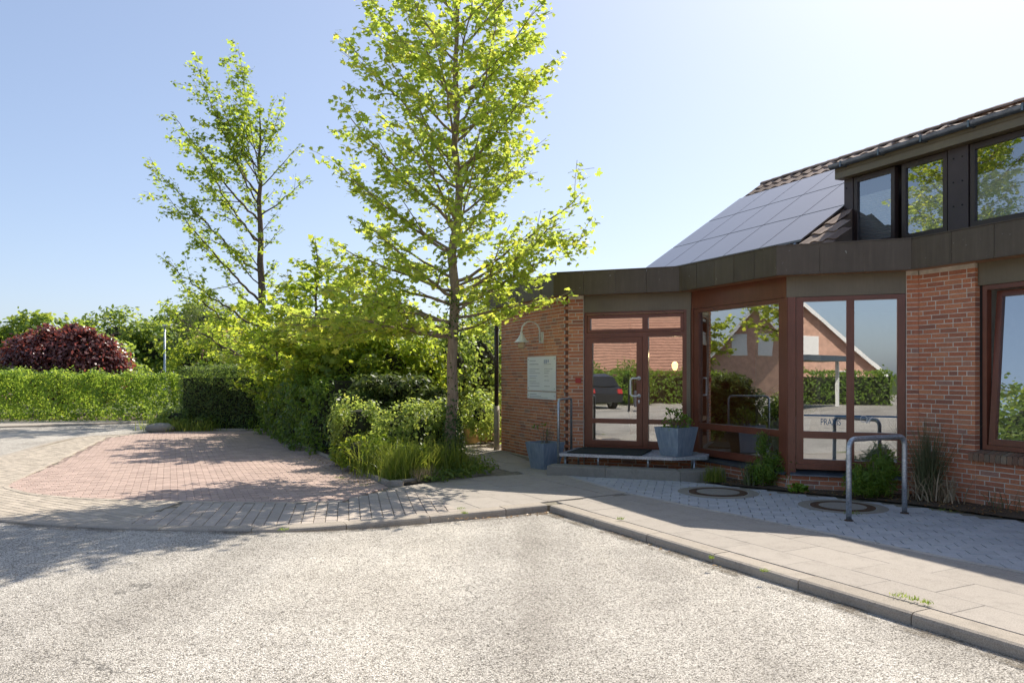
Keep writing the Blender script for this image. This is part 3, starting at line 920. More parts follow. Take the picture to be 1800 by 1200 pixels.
def handle(m):
    u, t, b = 1.345, 1.575, 1.265
    pts = [FB.p(u, -.03, t), FB.p(u, .035, t)] + [FB.p(u - .012 - .11 * k / 1, .05, t) for k in (.3, .85)] + [FB.p(u - .135, .05, t - .03), FB.p(u - .135, .05, b + .03)] + [FB.p(u - .012 - .11 * k, .05, b) for k in (.85, .3)] + [FB.p(u, .035, b), FB.p(u, -.03, b)]
    m.tube(pts, .017, 10)
    for z in (t, b): m.tube([FB.p(u, -.029, z), FB.p(u, -.012, z)], .034, 16)
part('handle', 'white', door, handle, True)
part('lock', 'galv', door, lambda m: (m.tube([FB.p(1.345, -.03, 1.18), FB.p(1.345, -.02, 1.18)], .018, 12), FB.box(m, 1.335, 1.355, -.03, -.022, 1.14, 1.178)))

# big window C
part('header_board', 'frame', bld, lambda m: FC.box(m, .035, LC - .02, -.12, -.02, 2.755, 3.054))
def trapezoid_post(m):
    pass
part('corner_post', 'frame', bld, lambda m: FC.box(m, .03, .085, -.12, -.018, .19, 2.754))
wC = part('window', 'frame', bld, lambda m: (rect_frame(m, FC, .09, 2.20, Z0, ZFT, .12, -.11, -.03, .065, .11), FC.box(m, .21, 2.08, -.11, -.034, ZM0, ZM1)))
pane(FC, .205, 2.085, ZM1, ZG1, -.075, wC); pane(FC, .205, 2.085, Z0 + .105, ZM0, -.075, wC)
part('corner_post', 'frame', bld, lambda m: FC.box(m, 2.205, LC + .005, -.12, -.016, .19, 2.754))
# window D
part('header_board', 'band', bld, lambda m: FD.box(m, .0, 1.543, -.12, -.02, 2.755, 3.054))
part('corner_post', 'frame', bld, lambda m: FD.box(m, .005, .125, -.12, -.014, .19, 2.754))
wD = part('window', 'frame', bld, lambda m: (rect_frame(m, FD, .13, 1.54, Z0, ZFT, .10, -.11, -.03, .065, .14), FD.box(m, .795, .897, -.11, -.031, Z0 + .14, ZG1),
          FD.box(m, .23, .795, -.11, -.034, ZM0, ZM1), FD.box(m, .897, 1.44, -.11, -.034, ZM0, ZM1), FD.box(m, .13, 1.54, -.03, -.005, Z0, Z0 + .07)))
for a, e in ((.225, .80), (.892, 1.445)):
    pane(FD, a, e, ZM1, ZG1, -.075, wD); pane(FD, a, e, Z0 + .135, ZM0, -.075, wD)
# dark metal sills under C and D
part('metal_sill', 'gutter', bld, lambda m: m.hexa([FC.p(.1, .03, .195), FC.p(2.25, .03, .195), FC.p(2.25, -.12, .255), FC.p(.1, -.12, .255), FC.p(.1, .03, .215), FC.p(2.25, .03, .215), FC.p(2.25, -.12, .289), FC.p(.1, -.12, .289)]))
part('metal_sill', 'gutter', bld, lambda m: m.hexa([FD.p(.05, .03, .195), FD.p(1.54, .03, .195), FD.p(1.54, -.12, .255), FD.p(.05, -.12, .255), FD.p(.05, .03, .215), FD.p(1.54, .03, .215), FD.p(1.54, -.12, .289), FD.p(.05, -.12, .289)]))
# right window E, tilted open sash
part('header_board', 'band', bld, lambda m: FE.box(m, .80, 7.5, -.16, -.05, 2.77, 3.054))
part('side_trim', 'black', bld, lambda m: FE.box(m, .80, .845, -.16, -.09, .60, 2.769))
wE_ = part('window', 'frame', bld, lambda m: (rect_frame(m, FE, .845, 2.6, .70, 2.768, .055, -.17, -.08, .06, .06),))
def tilt_sash(m):
    # leaning inwards at the top
    u0, u1, z0, z1 = .93, 2.53, .765, 2.70; w = .075
    def q(u, d, z): return FE.p(u, -.10 + d - .16 * (z - z0) / (z1 - z0), z)
    def bb(a, e, lo, hi):
        m.hexa([q(a, .03, lo), q(e, .03, lo), q(e, -.03, lo), q(a, -.03, lo), q(a, .03, hi), q(e, .03, hi), q(e, -.03, hi), q(a, -.03, hi)])
    bb(u0, u0 + w, z0, z1); bb(u1 - w, u1, z0, z1); bb(u0 + w, u1 - w, z0, z0 + w); bb(u0 + w, u1 - w, z1 - w, z1)
sash = part('sash', 'frame', wE_, tilt_sash)
mb = MB(); q = lambda u, z: FE.p(u, -.10 - .16 * (z - .765) / 1.935, z)
mb.add([q(1.0, .835), q(2.46, .835), q(2.46, 2.63), q(1.0, 2.63)], [(0, 1, 2, 3)]); mb.build('pane', M['glass'], wE_)
# rest of the facade beyond the frame edge
part('facade', 'brick', bld, lambda m: FE.box(m, 2.6, 7.5, -.2, -.09, .60, 2.769))

# --- rooms behind the glazing
def poly_in(d): return [off(AB, 24, 69, d), off(BC, 69, 24, d), off(CD, 24, 69, d), FE.xy(.2, d), FE.xy(7.5, d)]
inner = [FB.xy(.0, -.25), FB.xy(LB + .05, -.2), FC.xy(LC + .05, -.18), FD.xy(1.6, -.2), FE.xy(7.5, -.3), FE.xy(7.5, -3.4), FE.xy(-7.7, -3.4), FA.xy(-2.6, -.3), FA.xy(0, -.3)]
mb = MB(); mb.prism(ccw(inner), .20, .33); mb.build('room_floor', M['room_floor'], bld)
mb = MB()
FE.box(mb, -7.8, 7.5, -3.5, -3.41, .33, 3.05); FA.box(mb, -2.7, -2.61, -6.3, -.3, .33, 3.05)
FE.box(mb, .62, .70, -3.4, -.12, .33, 3.05)
FE.box(mb, -3.0, -2.9, -3.4, -1.2, .33, 3.05)
mb.build('room_wall', M['room_wall'], bld)
mb = MB(); mb.prism(ccw(inner), 2.80, 2.84); mb.build('room_ceiling', M['white'], bld)

# --- main pitched roof behind, with dormer
E0 = FE                       # ridge runs along FE direction; p is measured inwards from the fascia line
def RP(u, p, z):              # u from the verge towards the camera
    x0, y0 = 2.30, 17.0
    return (x0 + E0.D[0] * u - E0.n[0] * p, y0 + E0.D[1] * u - E0.n[1] * p, z)
def rz_(p): return 3.43 + .675 * p
PR = 4.19
mb = MB(); UL = 16.0; UC = 5.75; P0 = .12; UD = 4.98; PX = 1.5
mb.add([RP(0, P0, rz_(P0)), RP(UC, P0, rz_(P0)), RP(UD + .12, PX, rz_(PX)), RP(UD + .12, PR, rz_(PR)), RP(0, PR, rz_(PR)), RP(0, 8.3, rz_(P0)), RP(UL, 8.3, rz_(P0)), RP(UL, PR, rz_(PR)), RP(UC, P0, 3.35), RP(0, P0, 3.35), RP(0, PR, rz_(PR) - .14), RP(0, P0, rz_(P0) - .14), RP(UD + .12, PX, 3.35)],
       [(0, 1, 2, 3, 4), (4, 3, 7, 6, 5), (9, 8, 1, 0), (0, 4, 10, 11), (1, 8, 12, 2)])
roof = mb.build('roof', M['tile'], bld)
mb = MB(); mb.add([RP(.25, .2, 0), RP(.25, 8.1, 0), RP(.25, 8.1, rz_(.2) - .15), RP(.25, PR, rz_(PR) - .15), RP(.25, .2, rz_(.2) - .15)], [(0, 1, 2, 3, 4)])
mb.build('gable_wall', M['brick'], bld)
# pantiles (profile mesh shared)
def tile_mesh():
    me = bpy.data.meshes.new('roof_tile'); v = []; n = 7; w, l = .305, .40
    prof = [(0, .0), (.05, .028), (.11, .034), (.17, .010), (.22, 0), (.27, .006), (.315, .022)]
    for k, (x, z) in enumerate(prof):
        v += [(x, 0, z + .030), (x, l, z), (x, 0, z + .012)]
    f = []
    for k in range(n - 1):
        f += [(3 * k, 3 * k + 3, 3 * k + 4, 3 * k + 1), (3 * k + 2, 3 * k + 5, 3 * k + 3, 3 * k)]
    me.from_pydata(v, [], f); me.materials.append(M['tile']); return me
TILE = tile_mesh()
pitch = math.atan(.675)
def lay_tile(u, p, zf, pit):
    o = piece('roof_tile', TILE, roof, RP(u, p, zf(p) + .01), rot=(pit + rb.uniform(-.01, .01), 0, E0.rz + rb.uniform(-.008, .008)))
    return o
step_p = .34 * math.cos(pitch)
for c in range(3):
    p = PR - .30 - .27 * c
    for k in range(17):
        lay_tile(.02 + k * .30, p, rz_, pitch)
for c in range(4):
    for k in range(3 - (c > 1) - (c > 2)):
        lay_tile(4.96 + k * .28, .14 + .28 * c, rz_, pitch)
# ridge caps
def cap_mesh():
    me = bpy.data.meshes.new('ridge_tile'); mb = MB(); n = 7
    v = []
    for (x, s) in ((0, 1.0), (.36, .9)):
        for k in range(n):
            a = math.pi * k / (n - 1)
            v.append((x, math.cos(a) * .12 * s, math.sin(a) * .085 * s - .03))
    f = [(k, k + 1, n + k + 1, n + k) for k in range(n - 1)] + [tuple(range(n))]
    me.from_pydata(v, [], f); me.materials.append(M['tile']); return me
CAP = cap_mesh()
for k in range(44):
    piece('ridge_tile', CAP, roof, RP(.0 + k * .34, PR, rz_(PR) + .02), rot=(0, rb.uniform(-.015, .015), E0.rz))
part('verge_board', 'band', bld, lambda m: m.hexa([RP(-.06, .1, rz_(.1) - .12), RP(-.02, .1, rz_(.1) - .12), RP(-.02, PR, rz_(PR) - .12), RP(-.06, PR, rz_(PR) - .12), RP(-.06, .1, rz_(.1) + .04), RP(-.02, .1, rz_(.1) + .04), RP(-.02, PR, rz_(PR) + .04), RP(-.06, PR, rz_(PR) + .04)]))
# dormer: front plane p=1.49 from u=4.95 on
PD, U0 = 1.49, 5.0
def dbox(m, u0, u1, p0, p1, z0, z1): m.hexa([RP(u0, p0, z0), RP(u1, p0, z0), RP(u1, p1, z0), RP(u0, p1, z0), RP(u0, p0, z1), RP(u1, p0, z1), RP(u1, p1, z1), RP(u0, p1, z1)])
def Ud(x): return (17.0 + PD * .4067 - 15525.0 / (x - 299.0)) / .9135
dorm = part('dormer', 'dormer_panel', bld, lambda m: (dbox(m, U0, U0 + .12, PD + .02, 4.0, 3.42, 5.15), dbox(m, U0 + .12, 13, PD + .30, PD + .34, 3.42, 5.15), dbox(m, U0, 13, PD + .02, 4, 5.10, 5.16)))
ups = [Ud(x) for x in (1484.7, 1500, 1573.7, 1583.8, 1666, 1704, 1830, 1880)]
part('cladding_panel', 'dormer_panel', dorm, lambda m: dbox(m, ups[0], ups[1], PD - .01, PD + .05, 3.42, 4.95))
part('cladding_panel', 'dormer_panel', dorm, lambda m: dbox(m, ups[4] + .01, ups[5] - .01, PD - .01, PD + .05, 3.42, 4.95))
part('cladding_panel', 'dormer_panel', dorm, lambda m: dbox(m, ups[6], 13, PD - .01, PD + .05, 3.42, 4.95))
part('fascia_board', 'band', dorm, lambda m: dbox(m, U0 - .12, 13, PD - .16, PD + .02, 4.955, 5.14))
mb = MB()
for u in (ups[0] + .05, ups[4] + .10, ups[5] - .10):
    for z in (3.75, 4.1, 4.45, 4.8):
        mb.tube([RP(u, PD - .006, z), RP(u, PD - .016, z)], .012, 8)
mb.build('screw', M['black'], dorm, kind='stuff')
def pleats(u0, u1, z0, z1, p):
    m = MB(); n = int((z1 - z0) / .04); v = []; f = []
    for i in range(n * 2 + 1):
        z = z0 + (z1 - z0) * i / (n * 2); q = p + (.012 if i % 2 else 0)
        v += [RP(u0, q, z), RP(u1, q, z)]
        if i: f.append((2 * i - 2, 2 * i - 1, 2 * i + 1, 2 * i))
    m.add(v, f); return m
M['blind'] = plain('pleated_blind', (.80, .82, .82), .9, 0, .04)
for (a, e, bz) in ((ups[1], ups[2], 4.62), (ups[3], ups[4], 4.55), (ups[5], ups[6], 4.50)):
    w = MB(); a += .012; e -= .012
    for (x0, x1, z0, z1) in ((a, a + .07, 3.75, 4.94), (e - .07, e, 3.75, 4.94), (a + .07, e - .07, 4.86, 4.94), (a + .07, e - .07, 3.75, 3.83)):
        dbox(w, x0, x1, PD + .0, PD + .09, z0, z1)
    w = w.build('window', M['dormer_frame'], dorm)
    g = MB(); g.add([RP(a + .06, PD + .03, 3.82), RP(e - .06, PD + .03, 3.82), RP(e - .06, PD + .03, 4.87), RP(a + .06, PD + .03, 4.87)], [(0, 1, 2, 3)]); g.build('pane', M['glass_dormer'], w)
    pleats(a + .06, e - .06, 3.82, bz, PD + .06).build('blind', M['blind'], w)
    g = MB(); dbox(g, a - .01, e + .01, PD - .08, PD + .04, 3.70, 3.735); g.build('window_sill', M['gutter'], w)
def half_gutter(m):
    n = 8; v = []; f = []
    for i, u in enumerate((U0 - .15, 13)):
        for k in range(n + 1):
            a = math.pi * k / n
            x = RP(u, PD - .22 - math.cos(a) * .07, 5.19 - math.sin(a) * .075); v.append(x)
    f = [(k, k + 1, n + 2 + k, n + 1 + k) for k in range(n)] + [tuple(range(n + 1))]
    m.add(v, f)
gut = part('gutter', 'gutter', dorm, half_gutter, True)
for u in [U0 + .1 + i * .75 for i in range(10)]:
    part('gutter_bracket', 'gutter', gut, lambda m: dbox(m, u, u + .03, PD - .30, PD - .15, 5.105, 5.20))
def dz_(p): return 5.17 + (p - (PD - .18)) * .36
mb = MB(); mb.add([RP(U0 - .12, PD - .18, dz_(PD - .18)), RP(UL, PD - .18, dz_(PD - .18)), RP(UL, PR + .02, dz_(PR)), RP(U0 - .12, PR + .02, dz_(PR))], [(0, 1, 2, 3)])
mb.add([RP(U0 - .12, PD - .18, dz_(PD - .18) - .1), RP(UL, PD - .18, dz_(PD - .18) - .1), RP(UL, PR + .02, dz_(PR) - .1), RP(U0 - .12, PR + .02, dz_(PR) - .1)], [(3, 2, 1, 0)])
mb.build('dormer_roof', M['tile'], dorm)
for c in range(2):
    for k in range(25):
        lay_tile(U0 - .12 + k * .30, PD - .22 + c * .32, dz_, math.atan(.36))
# --- solar array
arr = thing('solar_array', RP(2.5, 2.0, rz_(2.0)), 'rows of dark solar panels laid on the pitched roof', 'solar panels')
rows = [(.52, 1.475), (1.505, 2.485), (2.515, 3.43)]
for (p0, p1) in rows:
    for c in range(5):
        if p0 < 1 and c == 4: pass
        u0 = .03 + c * .985; u1 = u0 + .965
        m = MB(); z = lambda p, h: rz_(p) + h
        m.hexa([RP(u0, p0, z(p0, .06)), RP(u1, p0, z(p0, .06)), RP(u1, p1, z(p1, .06)), RP(u0, p1, z(p1, .06)), RP(u0, p0, z(p0, .095)), RP(u1, p0, z(p0, .095)), RP(u1, p1, z(p1, .095)), RP(u0, p1, z(p1, .095))])
        m.build('panel', M['solar'], arr)
mb = MB()
for u in (.3, 1.6, 2.9, 4.2, 4.8):
    mb.tube([RP(u, .4, rz_(.4) + .03), RP(u, 3.5, rz_(3.5) + .03)], .025, 6)
mb.build('mounting_rail', M['galv'], arr)

# ------------------------------------------------------------------ fittings on and before the building
# concrete step
stp = thing('concrete_step', (*FB.xy(1.3, 1.2), 0), 'low concrete step blocks in front of the glass entrance door', 'step')
sp = [FB.xy(.12, 1.42), FB.xy(1.10, 1.42), FB.xy(2.28, 1.42), FB.xy(2.78, 1.12), FB.xy(2.9, .9)]
ip = [FB.xy(.12, 1.08), FB.xy(1.10, 1.08), FB.xy(2.18, 1.08), FB.xy(2.55, .82), FB.xy(2.62, .68)]
for a, e in ((0, 1), (1, 2), (2, 4)):
    o_ = sp[a:e + 1]; i_ = ip[a:e + 1]
    P = ccw(o_ + i_[::-1]); cx = sum(p[0] for p in P) / len(P); cy_ = sum(p[1] for p in P) / len(P)
    P = [(cx + (x - cx) * .994, cy_ + (y - cy_) * .994) for x, y in P]
    m = MB(); add_piece(m, P, .155, .012, .17); m.build('step_block', M['step'], stp)
# steel platform with grating
plat = thing('steel_platform', (*FB.xy(1.2, .6), .155), 'galvanised steel landing on short legs in front of the door', 'platform')
pp = [FB.xy(.24, .0), FB.xy(.24, 1.15), FB.xy(2.12, 1.15), FB.xy(2.62, .84), FB.xy(2.62, .62), FB.xy(2.3, .0)]
def rim(m):
    for a, b in zip(pp, pp[1:] + pp[:1]):
        dx, dy = b[0] - a[0], b[1] - a[1]; d = math.hypot(dx, dy); nx_, ny_ = dy / d, -dx / d
        q = [a, b, (b[0] - nx_ * .012, b[1] - ny_ * .012), (a[0] - nx_ * .012, a[1] - ny_ * .012)]
        m.prism(ccw(q), .285, .333)
part('rim', 'galv', plat, rim)
def grate(m):
    for k in range(38):
        d = .02 + k * .03
        FB.box(m, .25, 2.14 + (.45 if d < .8 else max(0, (1.15 - d) * 1.3)), d - .002, d + .002, .298, .329)
    for u in (.3, .7, 1.1, 1.5, 1.9, 2.1): FB.box(m, u, u + .005, .01, 1.13, .300, .326)
part('grating', 'galv', plat, grate)
for u, d in ((.9, 1.12), (1.72, 1.12), (2.42, .93), (.3, 1.0), (.3, .2), (2.3, .3)):
    part('leg', 'galv', plat, lambda m: m.tube([FB.p(u, d - .03, .15 if d > 1.07 else 0), FB.p(u, d - .03, .29)], .017, 10), True)
def rail(m):
    m.tube([FB.p(.22, 1.10, .15), FB.p(.22, 1.10, 1.17), FB.p(.22, 1.07, 1.215), FB.p(.22, 1.03, 1.225), FB.p(.22, .42, 1.225), FB.p(.22, .38, 1.215), FB.p(.22, .35, 1.17), FB.p(.22, .35, .30)], .021, 10)
part('handrail', 'galv', plat, rail, True)
mt = part('door_mat', 'mat', None, lambda m: FB.box(m, .36, 1.60, .12, 1.08, .334, .350))
tag(mt, 'dark rubber mat lying on the steel landing at the door', 'mat')

# wall sign plates
def sign(u0, u1, z0, z1, label, lines):
    t = thing('wall_sign', FA.p((u0 + u1) / 2, .02, z0), label, 'sign')
    part('plate', 'sign', t, lambda m: FA.box(m, u0, u1, .012, .024, z0, z1))
    for u in (u0 + .05, u1 - .05):
        for z in ((z0 + .05, z1 - .05) if z1 - z0 > .3 else ((z0 + z1) / 2,)):
            part('screw', 'galv', t, lambda m: m.tube([FA.p(u, .0, z), FA.p(u, .029, z)], .011, 8))
    for (a, b, z, h, mt_) in lines:
        part('print_line', mt_, t, lambda m: FA.box(m, u0 + a, u0 + b, .0245, .0255, z, z + h))
ln = []
rg = random.Random(4)
def words_line(a, b, z, h, mt_):
    x = a
    while x < b:
        w = rg.uniform(.02, .06); ln.append((x, min(b, x + w), z, h, mt_)); x += w + .012
words_line(.10, .38, 1.90, .014, 'print_grey'); words_line(.10, .50, 1.83, .018, 'print_grey')
for z in (1.74, 1.70, 1.66, 1.60, 1.56, 1.50, 1.46, 1.41): words_line(.10, rg.uniform(.34, .58), z, .011, 'print_blue' if z in (1.60,) else 'print_grey')
for z in (1.74, 1.70, 1.66, 1.60, 1.52, 1.41): words_line(.76, rg.uniform(.92, 1.12), z, .011, 'print_grey')
ln += [(.74, .79, 1.85, .07, 'print_blue'), (.81, .87, 1.85, .07, 'print_blue'), (.90, .95, 1.87, .05, 'print_blue'), (.74, 1.05, 1.83, .008, 'print_grey')]
sign(-1.56, -.33, 1.325, 1.985, 'large white practice sign plate with faint print on the brick wall', ln)
ln = []
words_line(.12, .42, .085 + 1.165, .013, 'print_grey'); words_line(.12, .62, .05 + 1.165, .010, 'print_grey'); words_line(.12, .9, .025 + 1.165, .010, 'print_grey')
sign(-1.56, -.33, 1.165, 1.305, 'narrow white name plate screwed directly below the large practice sign', ln)

# gooseneck wall lamp
lamp = thing('wall_lamp', FA.p(-.9, 0, 2.2), 'white gooseneck wall lamp with bell shade above the sign', 'lamp')
part('wall_plate', 'white_metal', lamp, lambda m: (FA.box(m, -.95, -.86, .0, .022, 2.235, 2.46), m.tube([FA.p(-.905, .02, 2.27), FA.p(-.905, .07, 2.27)], .016, 8)))
lx = .38
arc = [FA.p(-.93, .06, 2.23), FA.p(-.93, .06, 2.47)]
for k in range(1, 10):
    a = math.pi * k / 10; arc.append(FA.p(-.93, .06 + lx / 2 * (1 - math.cos(a)), 2.47 + .18 * math.sin(a)))
arc += [FA.p(-.93, .06 + lx, 2.47), FA.p(-.93, .06 + lx, 2.44)]
part('arm', 'white_metal', lamp, lambda m: m.tube(arc, .016, 8), True)
c_ = FA.p(-.93, .06 + lx, 0)
part('shade', 'white_metal', lamp, lambda m: m.lathe((c_[0], c_[1], 2.2), [(.022, .25), (.03, .235), (.026, .215), (.05, .17), (.085, .11), (.13, .065), (.155, .05), (.15, .045), (.12, .055), (.03, .12)], 20), True)
M['bulb'] = plain('frosted_glass_globe', (.55, .42, .25), .15)
part('globe', 'bulb', lamp, lambda m: m.lathe((c_[0], c_[1], 2.12), [(.0, 0), (.045, .01), (.072, .045), (.075, .08), (.06, .13)], 16), True)

fa = part('alarm_box', 'red', None, lambda m: (FB.box(m, .20, .30, .004, .03, 1.49, 1.575),))
tag(fa, 'small red alarm box on the narrow brick pier by the door', 'box')
dp = thing('downpipe', FA.p(-3.02, .1, 0), 'brown rain downpipe with beige foot at the far brick corner', 'downpipe')
part('pipe', 'pipe', dp, lambda m: m.tube([FA.p(-3.02, .08, .93), FA.p(-3.02, .08, 3.08)], .048, 12), True)
part('foot_pipe', 'pipe_low', dp, lambda m: m.tube([FA.p(-3.02, .08, -.02), FA.p(-3.02, .08, .96)], .062, 12), True)
for z in (1.4, 2.6): part('bracket', 'pipe', dp, lambda m: m.tube([FA.p(-3.02, .08, z), FA.p(-3.02, .08, z + .03)], .056, 12))

# lettering on the window: stripe and word
def text_on(fr, u, z, size, body, mat, d, parent, name, sx=1.0):
    cu = bpy.data.curves.new(name, 'FONT'); cu.body = body; cu.size = size; cu.extrude = .0004
    ob = bpy.data.objects.new(name, cu); COL.objects.link(ob)
    dg = bpy.context.evaluated_depsgraph_get(); me = bpy.data.meshes.new_from_object(ob.evaluated_get(dg))
    bpy.data.objects.remove(ob); me.name = name; me.materials.clear(); me.materials.append(M[mat])
    o = bpy.data.objects.new(name, me); COL.objects.link(o); o.parent = parent
    w = wloc(parent); P = fr.p(u, d, z)
    o.location = [P[i] - w[i] for i in range(3)]
    o.rotation_euler = (math.pi / 2, 0, fr.rz); o.scale = (sx, 1, 1)
    return o
M['frost_grey'] = plain('script_grey', (.30, .30, .30), .6)
text_on(FD, .455, .925, .125, 'PRAXIS', 'letter_blue', -.070, wD, 'window_lettering', .68)
part('window_script', 'frost_grey', wD, lambda m: [m.tube([FD.p(.50 + .29 * k / 40, -.0695, .882 + .007 * math.sin(k * 1.9) + .003 * math.sin(k * .7)) for k in range(a_, a_ + 11)], .0022, 4) for a_ in (0, 13, 28)])  # faded, unreadable script line
st = part('window_stripe', 'letter_blue', wD, lambda m: (FD.box(m, .235, .793, -.071, -.0695, 1.045, 1.068), FD.box(m, .90, 1.438, -.071, -.0695, 1.045, 1.068)))
def crest(m):
    for k in range(10):
        a = 2 * math.pi * k / 10
        m.tube([FD.p(1.02 + .045 * math.cos(a), -.069, 1.02 + .045 * math.sin(a)), FD.p(1.02 + .045 * math.cos(a + .63), -.069, 1.02 + .045 * math.sin(a + .63))], .005, 5)
    m.tube([FD.p(1.05, -.069, .96), FD.p(1.13, -.069, 1.05)], .009, 5); m.tube([FD.p(1.09, -.069, .96), FD.p(1.10, -.069, 1.03)], .006, 5)
part('window_emblem', 'white', wD, crest)

# radiator behind window D and pot plant behind window C
rad = thing('radiator', FD.p(.8, -.3, .33), 'white ribbed radiator behind the lower window panes', 'radiator')
part('panel', 'white', rad, lambda m: FD.box(m, .2, 1.5, -.19, -.16, .36, .76))
for k in range(20):
    part('fin', 'white', rad, lambda m: FD.box(m, .22 + k * .064, .25 + k * .064, -.16, -.125, .37, .75))

# lit uplighter on the hall wall behind the entrance
hl = thing('hall_light', FB.p(1.75, -1.4, 1.75), 'glowing warm wall light in the hall behind the entrance glass', 'wall light')
me_, nt_, b_ = newmat('warm_lamp_glow')
b_.inputs["Base Color"].default_value = (.9, .7, .4, 1); b_.inputs["Emission Color"].default_value = (1, .62, .22, 1); b_.inputs["Emission Strength"].default_value = 2.0
M['glow'] = me_
hp = FB.p(1.75, -1.4, 1.72)
part('shade', 'glow', hl, lambda m: m.lathe(hp, [(.03, 0), (.055, .06), (.06, .12), (.03, .16), (.0, .16)], 14), True)
part('bracket', 'galv', hl, lambda m: m.tube([hp, FB.p(1.75, -1.55, 1.72)], .012, 6))
pl_ = bpy.data.lights.new('hall_bulb', 'POINT'); pl_.energy = 3; pl_.color = (1, .68, .34); pl_.shadow_soft_size = .05
po = bpy.data.objects.new('hall_bulb', pl_); po.location = (0, 0, .25); COL.objects.link(po); po.parent = hl

# ------------------------------------------------------------------ foliage helpers
def unit(v): return v / np.maximum(1e-9, np.linalg.norm(v, axis=1, keepdims=True))
SH = {
 'maple': (np.array([(0, -.42), (.14, -.30), (.46, -.34), (.33, -.08), (.56, .14), (.26, .18), (.20, .34), (0, .62), (-.20, .34), (-.26, .18), (-.56, .14), (-.33, -.08), (-.46, -.34), (-.14, -.30)]), 'fan'),
 'oval': (np.array([(0, -.5), (.26, -.12), (.22, .22), (0, .5), (-.22, .22), (-.26, -.12)]), 'fan'),
 'diamond': (np.array([(0, -.5), (.28, 0), (0, .5), (-.28, 0)]), 'quad'),
 'blade': (np.array([(0, -.5), (.07, -.1), (0, .5), (-.07, -.1)]), 'quad'),
 'needle': (np.array([(-.05, -.5), (.05, -.5), (.05, .5), (-.05, .5)]), 'quad'),
 'spray': (np.array([(0, -.5), (.20, -.05), (0, .5), (-.20, -.05)]), 'quad'),
}
def leaves(name, P, Nn, size, shape, mat, parent, rng, updir=None, kind='stuff', curl=.12):
    P = np.asarray(P); n = len(P)
    if n == 0: return None
    outline, mode = SH[shape]
    Nn = unit(np.asarray(Nn))
    ref = rng.normal(size=(n, 3)) if updir is None else np.asarray(updir) + rng.normal(scale=.35, size=(n, 3))
    b = unit(ref - Nn * np.sum(ref * Nn, axis=1, keepdims=True))
    a = np.cross(b, Nn)
    size = np.asarray(size).reshape(-1, 1) * np.ones((n, 1))
    k = len(outline); vs_ = []
    for (x, y) in outline:
        vs_.append(P + size * (a * x + b * y - Nn * curl * (x * x * 2.2 + y * y * .6)))
    if mode == 'fan':
        vs_.append(P + size * (b * -.05))
        V = np.stack(vs_, axis=1).reshape(-1, 3)
        base = (np.arange(n) * (k + 1))[:, None]
        F = np.concatenate([base + np.array([[k, i, (i + 1) % k]]) for i in range(k)], axis=0)
    else:
        V = np.stack(vs_, axis=1).reshape(-1, 3)
        base = (np.arange(n) * k)[:, None]
        F = base + np.arange(k)[None, :]
    return np_mesh(name, V, F, mat, parent, kind)

def blob_cloud(rng, blobs, n, shell=.35, clump=.0, nclump=0, flat=1.0):
    """points in ellipsoids (cx,cy,cz,rx,ry,rz), biased to the surface; returns points and outward normals"""
    w = np.array([(b[3] * b[4] + b[4] * b[5] + b[3] * b[5]) for b in blobs]); w = w / w.sum()
    idx = rng.choice(len(blobs), size=n, p=w)
    B = np.array(blobs)[idx]
    d = unit(rng.normal(size=(n, 3)))
    r = 1 - np.abs(rng.normal(scale=shell, size=(n, 1))); r = np.clip(r, .05, 1.15)
    if nclump:
        cd = unit(rng.normal(size=(nclump, 3)))
        cr = 1 + rng.normal(scale=.10, size=(nclump, 1))
        ci = rng.integers(0, nclump, size=n)
        d = unit(cd[ci] + rng.normal(scale=clump, size=(n, 3)))
        r = r * cr[ci]
    P = B[:, :3] + d * B[:, 3:6] * r
    nn = unit(d / B[:, 3:6])
    return P, nn

def leafy(name, rng, blobs, n, size, shape, mat, parent, shell=.3, clump=.28, nclump=40, jitter=.8, up=.5, zmin=.02):
    P, nn = blob_cloud(rng, blobs, n, shell, clump, nclump)
    keep = P[:, 2] > zmin
    P, nn = P[keep], nn[keep]
    nn = nn + rng.normal(scale=jitter, size=nn.shape) + np.array([0, 0, up])
    s = size * rng.uniform(.65, 1.3, size=len(P))
    return leaves(name, P, nn, s, shape, mat, parent, rng)

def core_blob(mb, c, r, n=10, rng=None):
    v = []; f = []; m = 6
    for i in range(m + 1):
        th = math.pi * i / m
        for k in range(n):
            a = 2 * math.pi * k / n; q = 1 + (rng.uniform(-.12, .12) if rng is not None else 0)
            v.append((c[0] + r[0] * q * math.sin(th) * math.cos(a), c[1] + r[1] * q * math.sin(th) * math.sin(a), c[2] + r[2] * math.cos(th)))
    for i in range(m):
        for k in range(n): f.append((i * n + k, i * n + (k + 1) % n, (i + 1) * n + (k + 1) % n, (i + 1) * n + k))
    mb.add(v, f)

